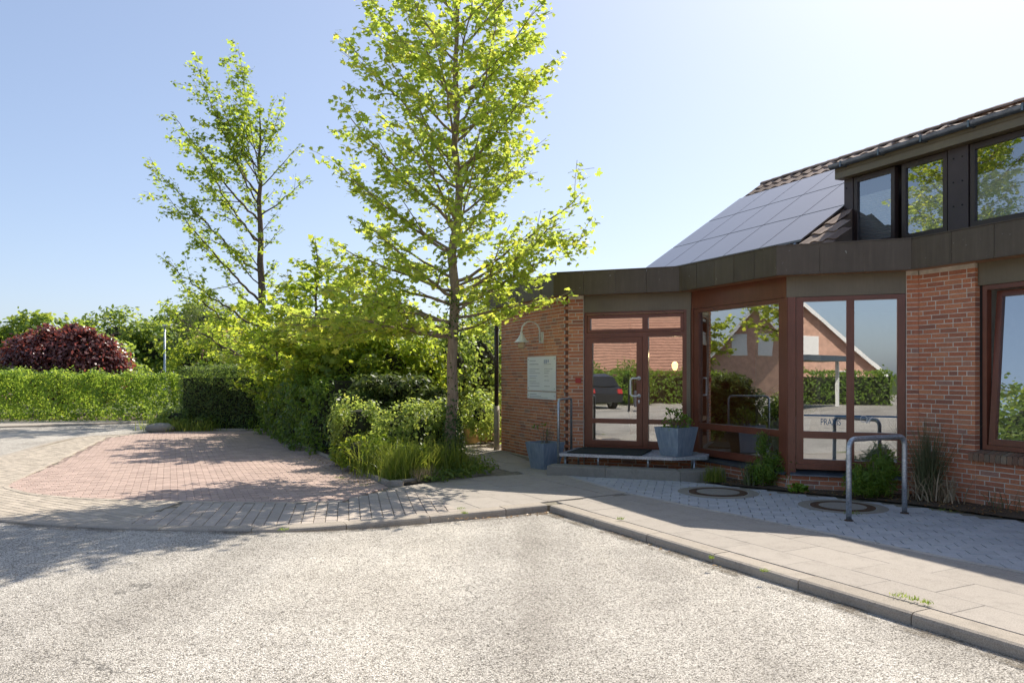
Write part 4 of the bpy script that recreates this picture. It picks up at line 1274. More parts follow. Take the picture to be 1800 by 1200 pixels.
def grow(rng, base, H, r0, prim, leaf, lean=(0, 0), sec_len=.42, sec_step=.28, leaf_step=.10, per=3, twig_r=.012, droop=.0, trunk_wob=.03, petiole=.09, leaf_from=.2, trunk_top_leaf=True):
    """prim: list of (start height, azimuth deg, reach, rise). Returns tube builder for wood + leaf points"""
    wood = MB(); LP = []; LD_ = []
    tp = []; tr_ = []
    nseg = 16
    for i in range(nseg + 1):
        t = i / nseg
        tp.append(Vector((base[0] + lean[0] * t + rng.normal(scale=trunk_wob) * (t > 0), base[1] + lean[1] * t + rng.normal(scale=trunk_wob) * (t > 0), base[2] + H * t)))
        tr_.append(r0 * (1.35 if i == 0 else (1 - t) ** .8 * .97 + .03))
    def trunk_at(h):
        t = min(.999, max(0, h / H)) * nseg; i = int(t); return tp[i].lerp(tp[i + 1], t - i), tr_[i] + (tr_[i + 1] - tr_[i]) * (t - i)
    def branch(start, az, reach, rise, rad, lvl):
        pts = [start.copy()]; n = max(4, int(math.hypot(reach, rise) / .22)); bend = rng.normal(scale=.25)
        for i in range(1, n + 1):
            t = i / n; a = az + bend * t
            x = start.x + math.cos(a) * reach * t; y = start.y + math.sin(a) * reach * t
            z = start.z + rise * (t ** 1.15 if lvl == 0 else t) - droop * reach * t * t
            j = .035 * reach * (1 if lvl else .8)
            pts.append(Vector((x + rng.normal(scale=j * .35), y + rng.normal(scale=j * .35), z + rng.normal(scale=j * .35))))
        rr = [max(.0035, rad * (1 - .85 * i / n)) for i in range(n + 1)]
        return pts, rr
    def put_leaves(pts, t0, density=1.0):
        L = sum((b - a).length for a, b in zip(pts, pts[1:]))
        m = max(2, int(L * (1 - t0) / leaf_step * density))
        for q in range(m):
            t = (t0 + (1 - t0) * (q + rng.random()) / m) * (len(pts) - 1); i = min(len(pts) - 2, int(t))
            p = pts[i].lerp(pts[i + 1], t - i); d = (pts[i + 1] - pts[i]).normalized()
            for _ in range(per):
                o = rng.normal(size=3); o = o / np.linalg.norm(o) * petiole * rng.uniform(.4, 1.5)
                LP.append((p.x + o[0], p.y + o[1], p.z + o[2] * .7 - petiole * .3)); LD_.append((d.x + o[0] * 6, d.y + o[1] * 6, d.z - .5))
    wood.tube(tp, tr_, 10)
    for (h, az, reach, rise) in prim:
        s, r = trunk_at(h); az = R(az)
        rad = min(r * .5, .010 + reach * .011)
        pts, rr = branch(s, az, reach, rise, rad, 0)
        wood.tube(pts, rr, 6, cap=False)
        put_leaves(pts, .3, .8)
        L = math.hypot(reach, rise); side = 1; u = .22
        while u < .97:
            i = min(len(pts) - 2, int(u * (len(pts) - 1))); p = pts[i].lerp(pts[i + 1], u * (len(pts) - 1) - i)
            d = pts[min(len(pts) - 1, i + 1)] - pts[i]; a0 = math.atan2(d.y, d.x)
            l2 = L * sec_len * (1.15 - .75 * u) * rng.uniform(.6, 1.25)
            el = math.atan2(d.z, math.hypot(d.x, d.y)) * .6 + rng.normal(scale=.3)
            p2, r2 = branch(p, a0 + side * rng.uniform(.5, 1.15), l2 * math.cos(el), l2 * math.sin(el), max(.005, rr[i] * .5), 1)
            wood.tube(p2, r2, 4, cap=False); put_leaves(p2, leaf_from)
            if l2 > .6:
                for uu in (.45, .75):
                    q = p2[int(uu * (len(p2) - 1))]; l3 = l2 * .45 * rng.uniform(.6, 1.2)
                    p3, r3 = branch(q, a0 + side * rng.uniform(-.4, 1.6), l3 * .9, l3 * .35 * rng.normal(), .004, 2)
                    wood.tube(p3, r3, 3, cap=False); put_leaves(p3, .1)
            side = -side; u += sec_step / max(.5, L) * rng.uniform(.7, 1.3)
    if trunk_top_leaf: put_leaves(tp, .75, 1.2)
    return wood, np.array(LP), np.array(LD_), tp

def make_tree(name, label, seed, base, H, r0, prim, leafmat, shape, size, barkmat='bark', **kw):
    rng = np.random.default_rng(seed)
    t = thing(name, base, label, 'tree')
    wood, LP, LDir, tp = grow(rng, base, H, r0, prim, None, **kw)
    wood.build('trunk', M[barkmat], t, smooth=True)
    nn = rng.normal(scale=.55, size=LP.shape) + np.array([0, 0, 1.0])
    leaves('crown', LP, nn, size * rng.uniform(.45, 1.35, size=len(LP)), shape, M[leafmat], t, rng, updir=LDir)
    return t

# ------------------------------------------------------------------ the young maple in the bed
def interp(x, xs, ys): return float(np.interp(x, xs, ys))
mb_base = (-.99, 12.75, .03)
rg = np.random.default_rng(3)
prim = [ # the branches the photograph shows plainly (height, azimuth, reach, rise)
 (2.25, 190, 2.7, .15), (2.3, 165, 2.6, .25), (2.3, 215, 2.3, .1), (2.75, 5, 2.25, 1.2), (2.95, -25, 2.1, .95), (3.15, 12, 2.1, 1.4), (2.55, -10, 1.75, .35),
 (2.35, 172, 2.3, .35), (2.45, 205, 2.2, .45), (2.75, 185, 2.0, .75), (3.0, 160, 2.1, .8), (3.6, 178, 1.95, 1.55), (4.1, 192, 1.95, 1.75), (4.7, 170, 1.5, 1.4), (5.4, 188, 1.75, 1.45), (6.2, 180, 1.5, 1.7),
 (5.6, 2, 1.75, 1.3), (5.0, -12, 1.55, 1.35), (4.5, 14, 1.1, 1.2), (6.2, 4, 1.6, 1.7)]
h = 2.3; az = 40
while h < 8.7:
    reach = interp(h, [2.2, 3.0, 4.0, 5.0, 6.0, 7.0, 8.7], [1.7, 1.9, 1.5, 1.35, 1.5, 1.35, .6]) * rg.uniform(.75, 1.1)
    prim.append((h, az, reach, reach * interp(h, [2.2, 4, 7, 9], [.35, .8, 1.05, 1.3]) * rg.uniform(.8, 1.2)))
    h += .15; az += 137.5
maple = make_tree('maple_tree', 'young sunlit maple with open yellow green crown in the bed before the brick wall', 21, mb_base, 9.6, .102, prim, 'leaf_maple', 'maple', .092,
          lean=(.10, 0), leaf_step=.078, per=4, petiole=.125, sec_step=.26, sec_len=.46, leaf_from=.1)
# ivy on the lower trunk
rng = np.random.default_rng(8)
n = 1500; zz = np.abs(rng.normal(scale=.55, size=n)); aa = rng.uniform(0, 2 * np.pi, n); rr = .11 + np.abs(rng.normal(scale=.035, size=n)) + .06 * np.exp(-zz * 2)
P = np.stack([-.985 + rr * np.cos(aa), 12.75 + rr * np.sin(aa), .05 + zz], 1)
leaves('ivy', P, np.stack([np.cos(aa), np.sin(aa), .4 + 0 * aa], 1) + rng.normal(scale=.5, size=(n, 3)), .05 * rng.uniform(.6, 1.3, n), 'oval', M['ivy'], maple, rng)
n = 320; zz = rng.uniform(2.2, 3.0, n); aa = rng.uniform(0, 2 * np.pi, n)
P = np.stack([-.96 + (.11 + np.abs(rng.normal(scale=.04, size=n))) * np.cos(aa), 12.75 + .12 * np.sin(aa), zz], 1)
leaves('ivy', P, np.stack([np.cos(aa), np.sin(aa), .4 + 0 * aa], 1) + rng.normal(scale=.5, size=(n, 3)), .05 * rng.uniform(.6, 1.3, n), 'oval', M['ivy'], maple, rng)

# tall slender tree behind the hedge
prim = [(1.9, 178, 3.9, 2.2), (2.6, 170, 3.7, 2.7), (3.2, 185, 3.3, 2.4), (4.2, 175, 3.5, 3.8), (5.2, 182, 3.4, 3.4), (6.2, 168, 3.2, 4.2), (7.0, 186, 2.9, 3.6), (7.9, 176, 1.9, 3.0), (8.8, 184, 1.2, 2.4),
        (7.2, 4, 1.75, 1.5), (8.2, -8, 1.4, 1.6), (9.2, 6, .9, 1.2), (9.3, 178, .9, 1.7), (5.0, 5, .6, .6), (8.2, 177, 1.3, 5.0), (9.0, 165, .9, 4.3), (7.6, 188, 2.1, 4.7), (9.6, 20, .5, 1.9), (9.0, 350, .9, 2.2), (8.4, 183, 1.6, 3.0)]
rg = np.random.default_rng(5); h = 1.8; az = 70
while h < 11:
    left = .5 - .5 * math.cos(R(az))
    reach = interp(h, [1.8, 4, 7, 9, 11], [1.2, 1.5, 1.4, 1.0, .3]) * (.40 + .75 * left) * rg.uniform(.7, 1.1)
    prim.append((h, az, reach, reach * 1.15)); h += .32; az += 137.5
make_tree('tall_tree', 'tall slender sparse tree rising far above the dark clipped hedge', 33, (-8.75, 27.0, 0), 11.2, .19, prim, 'leaf_tree2', 'maple', .125, 'bark_dark',
          lean=(-.15, 0), leaf_step=.135, per=4, petiole=.15, sec_step=.36, sec_len=.34)

# leafy sycamore sapling between tall tree and maple
prim = []
rg = np.random.default_rng(15); h = .9; az = 10
while h < 4.3:
    reach = interp(h, [.9, 2.5, 4.3], [1.9, 1.75, .4]) * rg.uniform(.7, 1.15); prim.append((h, az, reach, reach * .55)); h += .13; az += 137.5
make_tree('sycamore_sapling', 'bushy yellow green young sycamore behind the yew hedge', 41, (-4.75, 18.6, 0), 5.0, .07, prim, 'leaf_mid', 'maple', .135, 'bark_dark',
          leaf_step=.085, per=5, petiole=.13, sec_step=.26, sec_len=.42)
prim = []; h = .7; az = 60
while h < 3.3:
    reach = interp(h, [.7, 2.0, 3.3], [1.5, 1.5, .4]) * rg.uniform(.7, 1.15); prim.append((h, az, reach, reach * .5)); h += .12; az += 137.5
make_tree('hazel_bush', 'dense green leafy bush growing behind the maple trunk', 43, (-2.95, 17.6, 0), 4.3, .05, prim, 'leaf_mid', 'oval', .13, 'bark_dark',
          leaf_step=.08, per=5, petiole=.12, sec_step=.22, sec_len=.45)
prim = []; h = .8; az = 25
while h < 3.9:
    reach = interp(h, [.8, 2.2, 3.9], [1.6, 1.7, .5]) * rg.uniform(.7, 1.15); prim.append((h, az, reach, reach * .5)); h += .12; az += 137.5
make_tree('hazel_bush', 'loose bright green bush between the sapling and the maple', 44, (-3.75, 17.9, 0), 4.5, .05, prim, 'leaf_maple', 'maple', .12, 'bark_dark',
          leaf_step=.085, per=5, petiole=.12, sec_step=.24, sec_len=.45)
prim = []; h = .8; az = 85
while h < 3.2:
    reach = interp(h, [.8, 2.0, 3.2], [1.5, 1.5, .5]) * rg.uniform(.7, 1.15); prim.append((h, az, reach, reach * .5)); h += .12; az += 137.5
make_tree('hazel_bush', 'rounded mid green bush at the corner of the dark yew hedges', 45, (-6.3, 20.6, 0), 3.7, .05, prim, 'leaf_mid', 'oval', .14, 'bark_dark',
          leaf_step=.085, per=5, petiole=.12, sec_step=.24, sec_len=.45)

# ------------------------------------------------------------------ hedges
def hedge(name, label, path, thick, height, n, size, shape, mat, seed, jitter=.55, zbase=.02, top_extra=.25, rough=.06, group=None, core=.30):
    rng = np.random.default_rng(seed)
    t = thing(name, (path[0][0], path[0][1], 0), label, 'hedge', group)
    mb = MB(); L = poly_len(path)
    for a, b in zip(path, path[1:]):
        dx, dy = b[0] - a[0], b[1] - a[1]; d = math.hypot(dx, dy); nx_, ny_ = -dy / d * thick * core, dx / d * thick * core
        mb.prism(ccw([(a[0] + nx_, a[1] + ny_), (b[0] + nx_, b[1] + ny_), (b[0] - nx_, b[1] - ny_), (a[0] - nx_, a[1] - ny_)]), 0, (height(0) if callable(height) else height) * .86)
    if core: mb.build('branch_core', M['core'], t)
    u = rng.uniform(0, L[-1], n); face = rng.choice(4, size=n, p=[.36, .36, .24, .04])
    P = np.zeros((n, 3)); Nn = np.zeros((n, 3))
    for i in range(n):
        (x, y), (tx, ty) = at_len(path, L, u[i]); hh = height(u[i]) if callable(height) else height
        nx_, ny_ = -ty, tx; ww = thick / 2 + rough * (math.sin(u[i] * 3.1 + 1) * .5 + math.sin(u[i] * 7.7) * .4)
        if face[i] == 2:
            o = rng.uniform(-1, 1) * ww; z = hh + rng.normal(scale=.045) + rough * .6 * math.sin(u[i] * 5 + 2) + (rng.exponential(.05) if rng.random() < top_extra else 0); nn = (0, 0, 1)
        elif face[i] == 3:
            o = rng.uniform(-1, 1) * ww; z = rng.uniform(0.03, hh); e = 0 if u[i] < L[-1] / 2 else L[-1]
            (x, y), (tx, ty) = at_len(path, L, e); nn = (-tx if e == 0 else tx, -ty if e == 0 else ty, .2)
        else:
            sg = 1 if face[i] == 0 else -1; z = hh * rng.random() ** .9
            o = sg * (ww + rng.normal(scale=.055) + rough * .7 * math.sin(z * 6 + u[i] * 4) - .10 * max(0, .25 - z)); nn = (nx_ * sg, ny_ * sg, .25)
        P[i] = (x + nx_ * o, y + ny_ * o, max(.02, z)); Nn[i] = nn
    Nn = Nn + rng.normal(scale=jitter, size=(n, 3))
    leaves('foliage', P, Nn, size * rng.uniform(.6, 1.3, n), shape, M[mat], t, rng)
    return t
hedge('hornbeam_hedge', 'long clipped bright green hedge across the side street', [(-26, 27.6), (-17.8, 27.0), (-12.2, 27.6), (-9.5, 29.2)], 1.1, lambda u: 1.66 - .02 * max(0, u - 8), 35000, .10, 'oval', 'leaf_hedge', 51, core=0, rough=.13, top_extra=.5)
hedge('yew_hedge', 'dark clipped yew hedge in shade at the back of the forecourt', [(-9.75, 23.1), (-6.3, 23.1)], 1.1, lambda u: 1.78 + .04 * u, 20000, .075, 'spray', 'leaf_yew', 52, rough=.05)
hedge('privet_hedge', 'loose mid green hedge running toward the maple along the forecourt edge', [(-6.85, 23.0), (-5.0, 19.0), (-3.45, 15.9)], 1.35, lambda u: 1.75 - .05 * u, 20000, .095, 'oval', 'leaf_privet', 53, rough=.22, top_extra=.6, core=.15)

# shrubs in the bed
def shrub(name, label, seed, blobs, n, size, shape, mat, core=.7, cat='shrub', group=None, **kw):
    rng = np.random.default_rng(seed)
    t = thing(name, (blobs[0][0], blobs[0][1], 0), label, cat, group)
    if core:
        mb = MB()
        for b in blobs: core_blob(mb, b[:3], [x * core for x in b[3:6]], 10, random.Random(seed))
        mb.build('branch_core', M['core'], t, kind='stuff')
    leafy('foliage', rng, blobs, n, size, shape, M[mat], t, **kw)
    return t
shrub('elder_bush', 'fresh leafy green bush rising behind the yew beside the maple', 75, [(-3.6, 17.0, 1.7, .9, .7, .9), (-2.6, 17.0, 1.9, .9, .7, .9), (-4.6, 18.0, 1.8, .9, .8, .9), (-1.9, 17.4, 1.6, .7, .6, .9)], 6500, .12, 'oval', 'leaf_mid', core=.3, nclump=70, clump=.2, shell=.4)
shrub('yew_bush', 'dark spreading yew bush behind the pale shrubs', 61, [(-3.0, 15.2, .65, .75, .7, .75), (-2.1, 15.5, .75, .75, .7, .70), (-2.6, 15.3, 1.0, .6, .6, .45)], 9000, .11, 'spray', 'leaf_yew', nclump=90, clump=.16, core=.6, shell=.4)
shrub('juniper_bush', 'lighter green spreading juniper branches above the dark yew', 62, [(-2.15, 15.2, 1.35, .75, .5, .32), (-1.75, 15.4, 1.15, .6, .5, .28), (-2.7, 15.3, 1.45, .5, .45, .22)], 4200, .12, 'spray', 'leaf_yew_tip', core=.5, nclump=30, clump=.18)
shrub('pale_shrub', 'smaller pale grey green shrub nearest the forecourt paving', 63, [(-2.72, 13.75, .66, .52, .45, .62)], 4200, .06, 'oval', 'leaf_pale', core=.6, nclump=60, clump=.2, shell=.25)
shrub('pale_shrub', 'larger rounded pale green shrub beside the maple trunk', 64, [(-1.75, 13.2, .60, .68, .55, .62), (-1.35, 13.45, .62, .5, .45, .6)], 9500, .06, 'oval', 'leaf_pale', core=.6, nclump=100, clump=.17, shell=.25)
shrub('leafy_shrub', 'fresh green leafy shrub at the foot of the yew beside the paving', 65, [(-2.62, 13.1, .28, .38, .4, .32), (-3.0, 13.9, .25, .3, .4, .3)], 1900, .075, 'oval', 'leaf_mid', core=.7, nclump=30, clump=.2)
shrub('leafy_shrub', 'bright lime leaved shrub spilling between the two pale shrubs', 66, [(-2.05, 12.7, .30, .42, .4, .36), (-1.65, 12.45, .25, .4, .3, .3)], 3200, .07, 'oval', 'leaf_lime', core=.6, nclump=30, clump=.22)
shrub('dogwood_shrub', 'tall sunlit shrub beside the path behind the brick corner', 67, [(-1.55, 18.6, 1.6, .9, .7, 1.7), (-.85, 19.8, 1.7, .9, .7, 1.8), (-.2, 21.2, 1.8, .9, .7, 2.0), (-2.3, 19.3, 1.5, .9, .7, 1.6)], 9000, .12, 'oval', 'leaf_shrub', core=.45, nclump=80, clump=.17, shell=.4)
shrub('variegated_shrub', 'low whitish green shrub right behind the maple trunk', 68, [(-.72, 16.9, .75, .5, .45, .55), (-.35, 17.9, .7, .5, .4, .6)], 2600, .08, 'oval', 'leaf_pale', core=.3, nclump=40, clump=.2)
shrub('ground_cover', 'low dark green ground cover at the corner of the bed', 69, [(-.62, 12.72, .10, .38, .32, .22), (-.95, 12.25, .08, .4, .3, .2), (-1.25, 11.95, .06, .4, .3, .15)], 2600, .055, 'oval', 'leaf_shrub', core=0, nclump=40, clump=.25, cat='plant')

def blades(name, label, seed, pts, h, n, width, mat, spread=.5, cat='grass', bend=.5, parent=None, kind=None):
    rng = np.random.default_rng(seed)
    pts = np.array(pts); idx = rng.integers(0, len(pts), n)
    B = np.zeros((n, 3)); B[:, :2] = pts[idx][:, :2] + rng.normal(scale=pts[idx][:, 2:3], size=(n, 2)); B[:, 2] = .02
    a = rng.uniform(0, 2 * np.pi, n); hh = h * rng.uniform(.45, 1.15, n); out = np.abs(rng.normal(scale=spread, size=n)) * hh
    D = np.stack([np.cos(a), np.sin(a), 0 * a], 1); S = np.stack([-np.sin(a), np.cos(a), 0 * a], 1)
    tw = rng.uniform(0, np.pi, n); S = unit(S * np.cos(tw)[:, None] + D * np.sin(tw)[:, None])
    segs = 4; V = []
    for i in range(segs + 1):
        t = i / segs
        c = B + D * (out * t ** 1.7)[:, None] + np.array([0, 0, 1.0]) * (hh * (t - bend * .45 * t * t * np.minimum(1.6, out / hh)))[:, None]
        w = width * (1 - t ** 1.5) + .0006
        V += [c - S * w, c + S * w]
    V = np.stack(V, 1); k = 2 * (segs + 1); V = V.reshape(-1, 3)
    base = (np.arange(n) * k)[:, None]
    F = np.concatenate([base + np.array([[2 * i, 2 * i + 1, 2 * i + 3, 2 * i + 2]]) for i in range(segs)], 0)
    if parent is None:
        o = np_mesh(name, V, F, M[mat], None, kind); tag(o, label, cat)
    else:
        o = np_mesh(name, V, F, M[mat], parent, 'stuff')
    return o
blades('tall_grass', 'long fresh green grass growing in the bed round the maple', 71, [(-1.9, 12.3, .2), (-1.55, 12.05, .16), (-1.25, 12.3, .16), (-1.75, 11.85, .12), (-2.15, 12.6, .2), (-.95, 12.45, .15), (-2.3, 13.0, .15)], .62, 2300, .0055, 'grass', .55, kind='stuff')
blades('grass_edge', 'short dry grass tuft hanging over the bed edging', 72, [(-1.28, 11.85, .06), (-1.4, 11.75, .05)], .22, 260, .004, 'straw', .8, kind='stuff')

# cut logs beside the path
lg = random.Random(3)
for i, (x, y, r, hgt, lab) in enumerate(((-.92, 18.15, .17, .42, 'short yellow cut log standing beside the path, nearest the maple'), (-.62, 18.5, .20, .52, 'taller yellow cut log standing behind the nearer one by the path'), (-.36, 18.3, .12, .38, 'thin dark cut log leaning nearest the downpipe'))):
    t = thing('cut_log', (x, y, 0), lab, 'log')
    pts = [(x + .03 * k * (i - 1), y, .02 + hgt * k / 3) for k in range(4)]
    part('log_body', 'log' if i < 2 else 'twig', t, lambda m: m.tube(pts, [r * 1.05, r, r * .97, r * .93], 12), True)
    part('sawn_end', 'log', t, lambda m: m.tube([pts[-1], (pts[-1][0], pts[-1][1], pts[-1][2] + .004)], r * .9, 12))

# boulder at the end of the dark hedge
rng = np.random.default_rng(9)
mb = MB(); core_blob(mb, (-10.05, 21.95, .10), (.42, .28, .16), 14, random.Random(2))
b = mb.build('boulder', stone_mat('boulder_stone', (.34, .31, .27), (.45, .42, .36), .5, 60), smooth=True); tag(b, 'pale rounded boulder at the foot of the dark hedge end', 'boulder')
blades('verge_grass', 'low wild grass and weeds round the boulder', 73, [(-10.3, 22.35, .25), (-9.6, 22.25, .25), (-9.9, 22.6, .3), (-8.9, 22.25, .25)], .38, 900, .008, 'grass', .7, kind='stuff')
shrub('ivy_mound', 'ragged ivy mound spilling from the dark hedge end', 74, [(-9.9, 22.75, .3, .7, .4, .4), (-10.4, 23.2, .3, .6, .5, .4), (-9.2, 22.5, .2, .6, .3, .25)], 2200, .10, 'oval', 'leaf_shrub', core=.5, cat='ivy')

# ------------------------------------------------------------------ planters
def planter_thing(x, y, z, label, seed, dry):
    t = thing('planter', (x, y, z), label, 'planter')
    ang = R(38); ca, sa = math.cos(ang), math.sin(ang)
    def q(a, b, zz): return (x + a * ca - b * sa, y + a * sa + b * ca, z + zz)
    def body(m):
        R0, R1, hh, th = .175, .25, .46, .022
        ring = lambda r, zz: [q(-r, -r, zz), q(r, -r, zz), q(r, r, zz), q(-r, r, zz)]
        v = ring(R0, 0) + ring(R1, hh) + ring(R1 - th, hh) + ring(R1 - th - .02, hh - .10)
        f = [(3, 2, 1, 0)]
        for k in range(3):
            for i in range(4): f.append((4 * k + i, 4 * k + (i + 1) % 4, 4 * k + 4 + (i + 1) % 4, 4 * k + 4 + i))
        m.add(v, f)
    part('pot', 'planter', t, body)
    part('soil', 'soil', t, lambda m: m.add([q(-.22, -.22, .39), q(.22, -.22, .39), q(.22, .22, .39), q(-.22, .22, .39)], [(0, 1, 2, 3)]))
    rng = np.random.default_rng(seed); tips = []
    stems = MB()
    for k in range(16 if dry else 13):
        a = rng.uniform(0, 6.28); r = rng.uniform(.02, .10); L_ = rng.uniform(.16, .36) * (1.1 if dry else 1.0); tl = rng.uniform(.05, .6)
        p0 = Vector(q(r * math.cos(a), r * math.sin(a), .38)); p2 = p0 + Vector((math.cos(a) * L_ * tl, math.sin(a) * L_ * tl, L_)); p1 = p0.lerp(p2, .5) + Vector((rng.normal(scale=.02), rng.normal(scale=.02), .02))
        stems.tube([p0, p1, p2], [.006, .005, .003], 5); tips.append(p2)
        if dry or k % 2:
            stems.tube([p1, p1 + Vector((rng.normal(scale=.06), rng.normal(scale=.06), .09))], [.004, .002], 4)
    stems.build('stems', M['twig'], t, kind='stuff')
    P = []; 
    for p in (tips[:3] if dry else tips):
        for _ in range(7 if dry else 16): P.append((p.x + rng.normal(scale=.035), p.y + rng.normal(scale=.035), p.z - .02 + rng.normal(scale=.03)))
    if dry:
        for _ in range(40): P.append(q(rng.normal(scale=.1), rng.normal(scale=.1), .42))
    else:
        for _ in range(120):
            a = rng.uniform(0, 6.28); P.append(q(.19 * math.cos(a) + rng.normal(scale=.03), .19 * math.sin(a) + rng.normal(scale=.03), .44 + rng.normal(scale=.04)))
    P = np.array(P)
    leaves('leaves', P, rng.normal(scale=.6, size=P.shape) + np.array([0, 0, .8]), .055 * rng.uniform(.6, 1.4, len(P)), 'oval', M['leaf_limeplant' if not dry else 'leaf_shrub'], t, rng)
planter_thing(.58, 13.48, .0, 'blue grey tapered planter with bare twigs on the ground by the brick wall', 81, True)
px_, py_ = FB.xy(2.12, .80)
planter_thing(px_, py_, .334, 'blue grey tapered planter with green shoots standing on the steel landing', 82, False)

# indoor plant in a white pot behind window C
ix, iy = FC.xy(1.75, -.55)
t = thing('pot_plant', (ix, iy, .33), 'bushy green fern in a tall white pot behind the big window', 'pot plant')
part('pot', 'white', t, lambda m: m.add([(ix - .17, iy - .17, .33), (ix + .17, iy - .17, .33), (ix + .17, iy + .17, .33), (ix - .17, iy + .17, .33), (ix - .24, iy - .24, .98), (ix + .24, iy - .24, .98), (ix + .24, iy + .24, .98), (ix - .24, iy + .24, .98)], [(3, 2, 1, 0), (0, 1, 5, 4), (1, 2, 6, 5), (2, 3, 7, 6), (3, 0, 4, 7), (4, 5, 6, 7)]))
leafy('foliage', np.random.default_rng(83), [(ix, iy, 1.22, .42, .42, .26), (ix - .2, iy - .1, 1.05, .25, .25, .2)], 1500, .12, 'blade', M['leaf_bamboo'], t, nclump=40, clump=.25)

# ------------------------------------------------------------------ bike hoop and manhole covers
bh = thing('bike_stand', (4.2, 8.85, 0), 'galvanised steel bicycle hoop set in the grey paving', 'bike stand')
a, b = Vector((3.785, 8.63, 0)), Vector((4.646, 9.09, 0)); d = (b - a).normalized(); Hh = .915; r_ = .10
pts = [a + Vector((0, 0, -.05)), a + Vector((0, 0, .45)), a + Vector((0, 0, Hh - r_))]
for k in range(1, 7):
    t_ = math.pi / 2 * k / 6; pts.append(a + d * (r_ - r_ * math.cos(t_)) + Vector((0, 0, Hh - r_ + r_ * math.sin(t_))))
pts.append(a.lerp(b, .5) + Vector((0, 0, Hh)))
for k in range(0, 7):
    t_ = math.pi / 2 * k / 6; pts.append(b - d * (r_ - r_ * math.sin(t_)) + Vector((0, 0, Hh - r_ + r_ * math.cos(t_))))
pts += [b + Vector((0, 0, .45)), b + Vector((0, 0, -.05))]
part('hoop', 'galv', bh, lambda m: m.tube(pts, .030, 14), True)
for q in (a, b): part('ground_collar', 'rust', bh, lambda m: m.lathe((q.x, q.y, .004), [(.033, .0), (.05, 0), (.05, .006), (.033, .012)], 16))
# second and third hoops further along, outside the frame but mirrored in the window
for k, lab in ((1, 'galvanised bicycle hoop next along the pavement, mirrored in the glazing'),):
    t = thing('bike_stand', (4.2 + k * 1.0, 8.85 - k * 1.9, 0), lab, 'bike stand')
    o = bpy.data.objects.new('hoop', bpy.data.objects['hoop'].data); COL.objects.link(o); o.parent = t
def manhole(px, py, lab, s=1.0):
    x, y = gp(px, py)
    t = thing('manhole_cover', (x, y, 0), lab, 'manhole cover')
    part('frame_ring', 'rust', t, lambda m: m.lathe((x, y, 0), [(.40 * s, .0), (.40 * s, .009), (.385 * s, .011), (.31 * s, .011), (.30 * s, .008), (.29 * s, .008)], 40))
    part('concrete_fill', 'concrete_cover', t, lambda m: m.lathe((x, y, 0), [(.292 * s, .010), (.15 * s, .011), (.0, .011)], 40))
    part('mortar_surround', 'step', t, lambda m: m.lathe((x, y, 0), [(.41 * s, .0055), (.47 * s, .0075), (.55 * s, .004)], 40))
manhole(1262, 865, 'round iron manhole cover with concrete fill below the big window')
manhole(1481, 890, 'round iron manhole cover with concrete fill beside the bike hoop', .95)

# ------------------------------------------------------------------ planting along the windows
def narrow_shrub(label, seed, blobs, n, size, mat='leaf_bamboo'):
    rng = np.random.default_rng(seed)
    t = thing('bamboo_shrub', (blobs[0][0], blobs[0][1], 0), label, 'shrub')
    st = MB()
    for b in blobs:
        for k in range(9):
            a = rng.uniform(0, 6.28); r = rng.uniform(0, .8)
            st.tube([(b[0] + .05 * math.cos(a), b[1] + .05 * math.sin(a), 0), (b[0] + b[3] * r * .5 * math.cos(a), b[1] + b[4] * r * .5 * math.sin(a), b[2]), (b[0] + b[3] * r * math.cos(a), b[1] + b[4] * r * math.sin(a), b[2] + b[5] * .8)], [.005, .004, .002], 4, cap=False)
    st.build('stems', M['twig'], t, kind='stuff')
    leafy('foliage', rng, blobs, n, size, 'blade', M[mat], t, shell=.45, nclump=60, clump=.16, jitter=.7, up=.3)
x, y = gp(1368, 858); narrow_shrub('bright green bamboo shrub in front of the big window', 91, [(x, y + .25, .28, .30, .25, .28), (x + .26, y + .15, .26, .24, .2, .24), (x - .12, y + .3, .62, .12, .12, .22), (x - .2, y + .2, .2, .22, .2, .2)], 3600, .10)
x, y = gp(1552, 878); narrow_shrub('darker green bamboo shrub behind the bike hoop', 92, [(x - .05, y + .15, .26, .36, .26, .28), (x - .18, y + .15, .22, .28, .2, .22), (x + .12, y + .2, .45, .2, .18, .25)], 3800, .105)
t = thing('reed_clump', (*gp(1640, 878), 0), 'ornamental grass clump with green blades and dry straw base', 'grass clump')
x, y = gp(1640, 882)
blades('green_blades', '', 93, [(x, y + .12, .055)], 1.0, 420, .0045, 'grass_orn', .30, parent=t, bend=.3)
blades('straw', '', 94, [(x, y + .08, .11), (x + .1, y, .1)], .42, 260, .008, 'straw', .75, parent=t, bend=.9)
def tuft(label, seed, px, py, h, n, mat='grass', w=.004, sp=.07):
    x, y = gp(px, py); t = thing('grass_tuft', (x, y, 0), label, 'grass tuft'); blades('blades', '', seed, [(x, y, sp)], h, n, w, mat, .45, parent=t)
tuft('green grass tuft at the end of the concrete step', 95, 1256, 848, .24, 330)
tuft('thin grey green grass tuft left of the bamboo', 96, 1318, 853, .36, 130, 'grass_orn', .005, .06)
tuft('wispy weeds at the foot of the low brick wall', 97, 1775, 893, .30, 90, 'grass_orn', .004, .12)
x, y = gp(1402, 866); shrub('lime_plant', 'small lime green plant with round leaves at the bed edge', 98, [(x, y + .05, .07, .14, .08, .06), (x + .1, y + .02, .05, .08, .07, .05)], 120, .075, 'oval', 'leaf_limeplant', core=0, cat='plant', nclump=14, clump=.2)
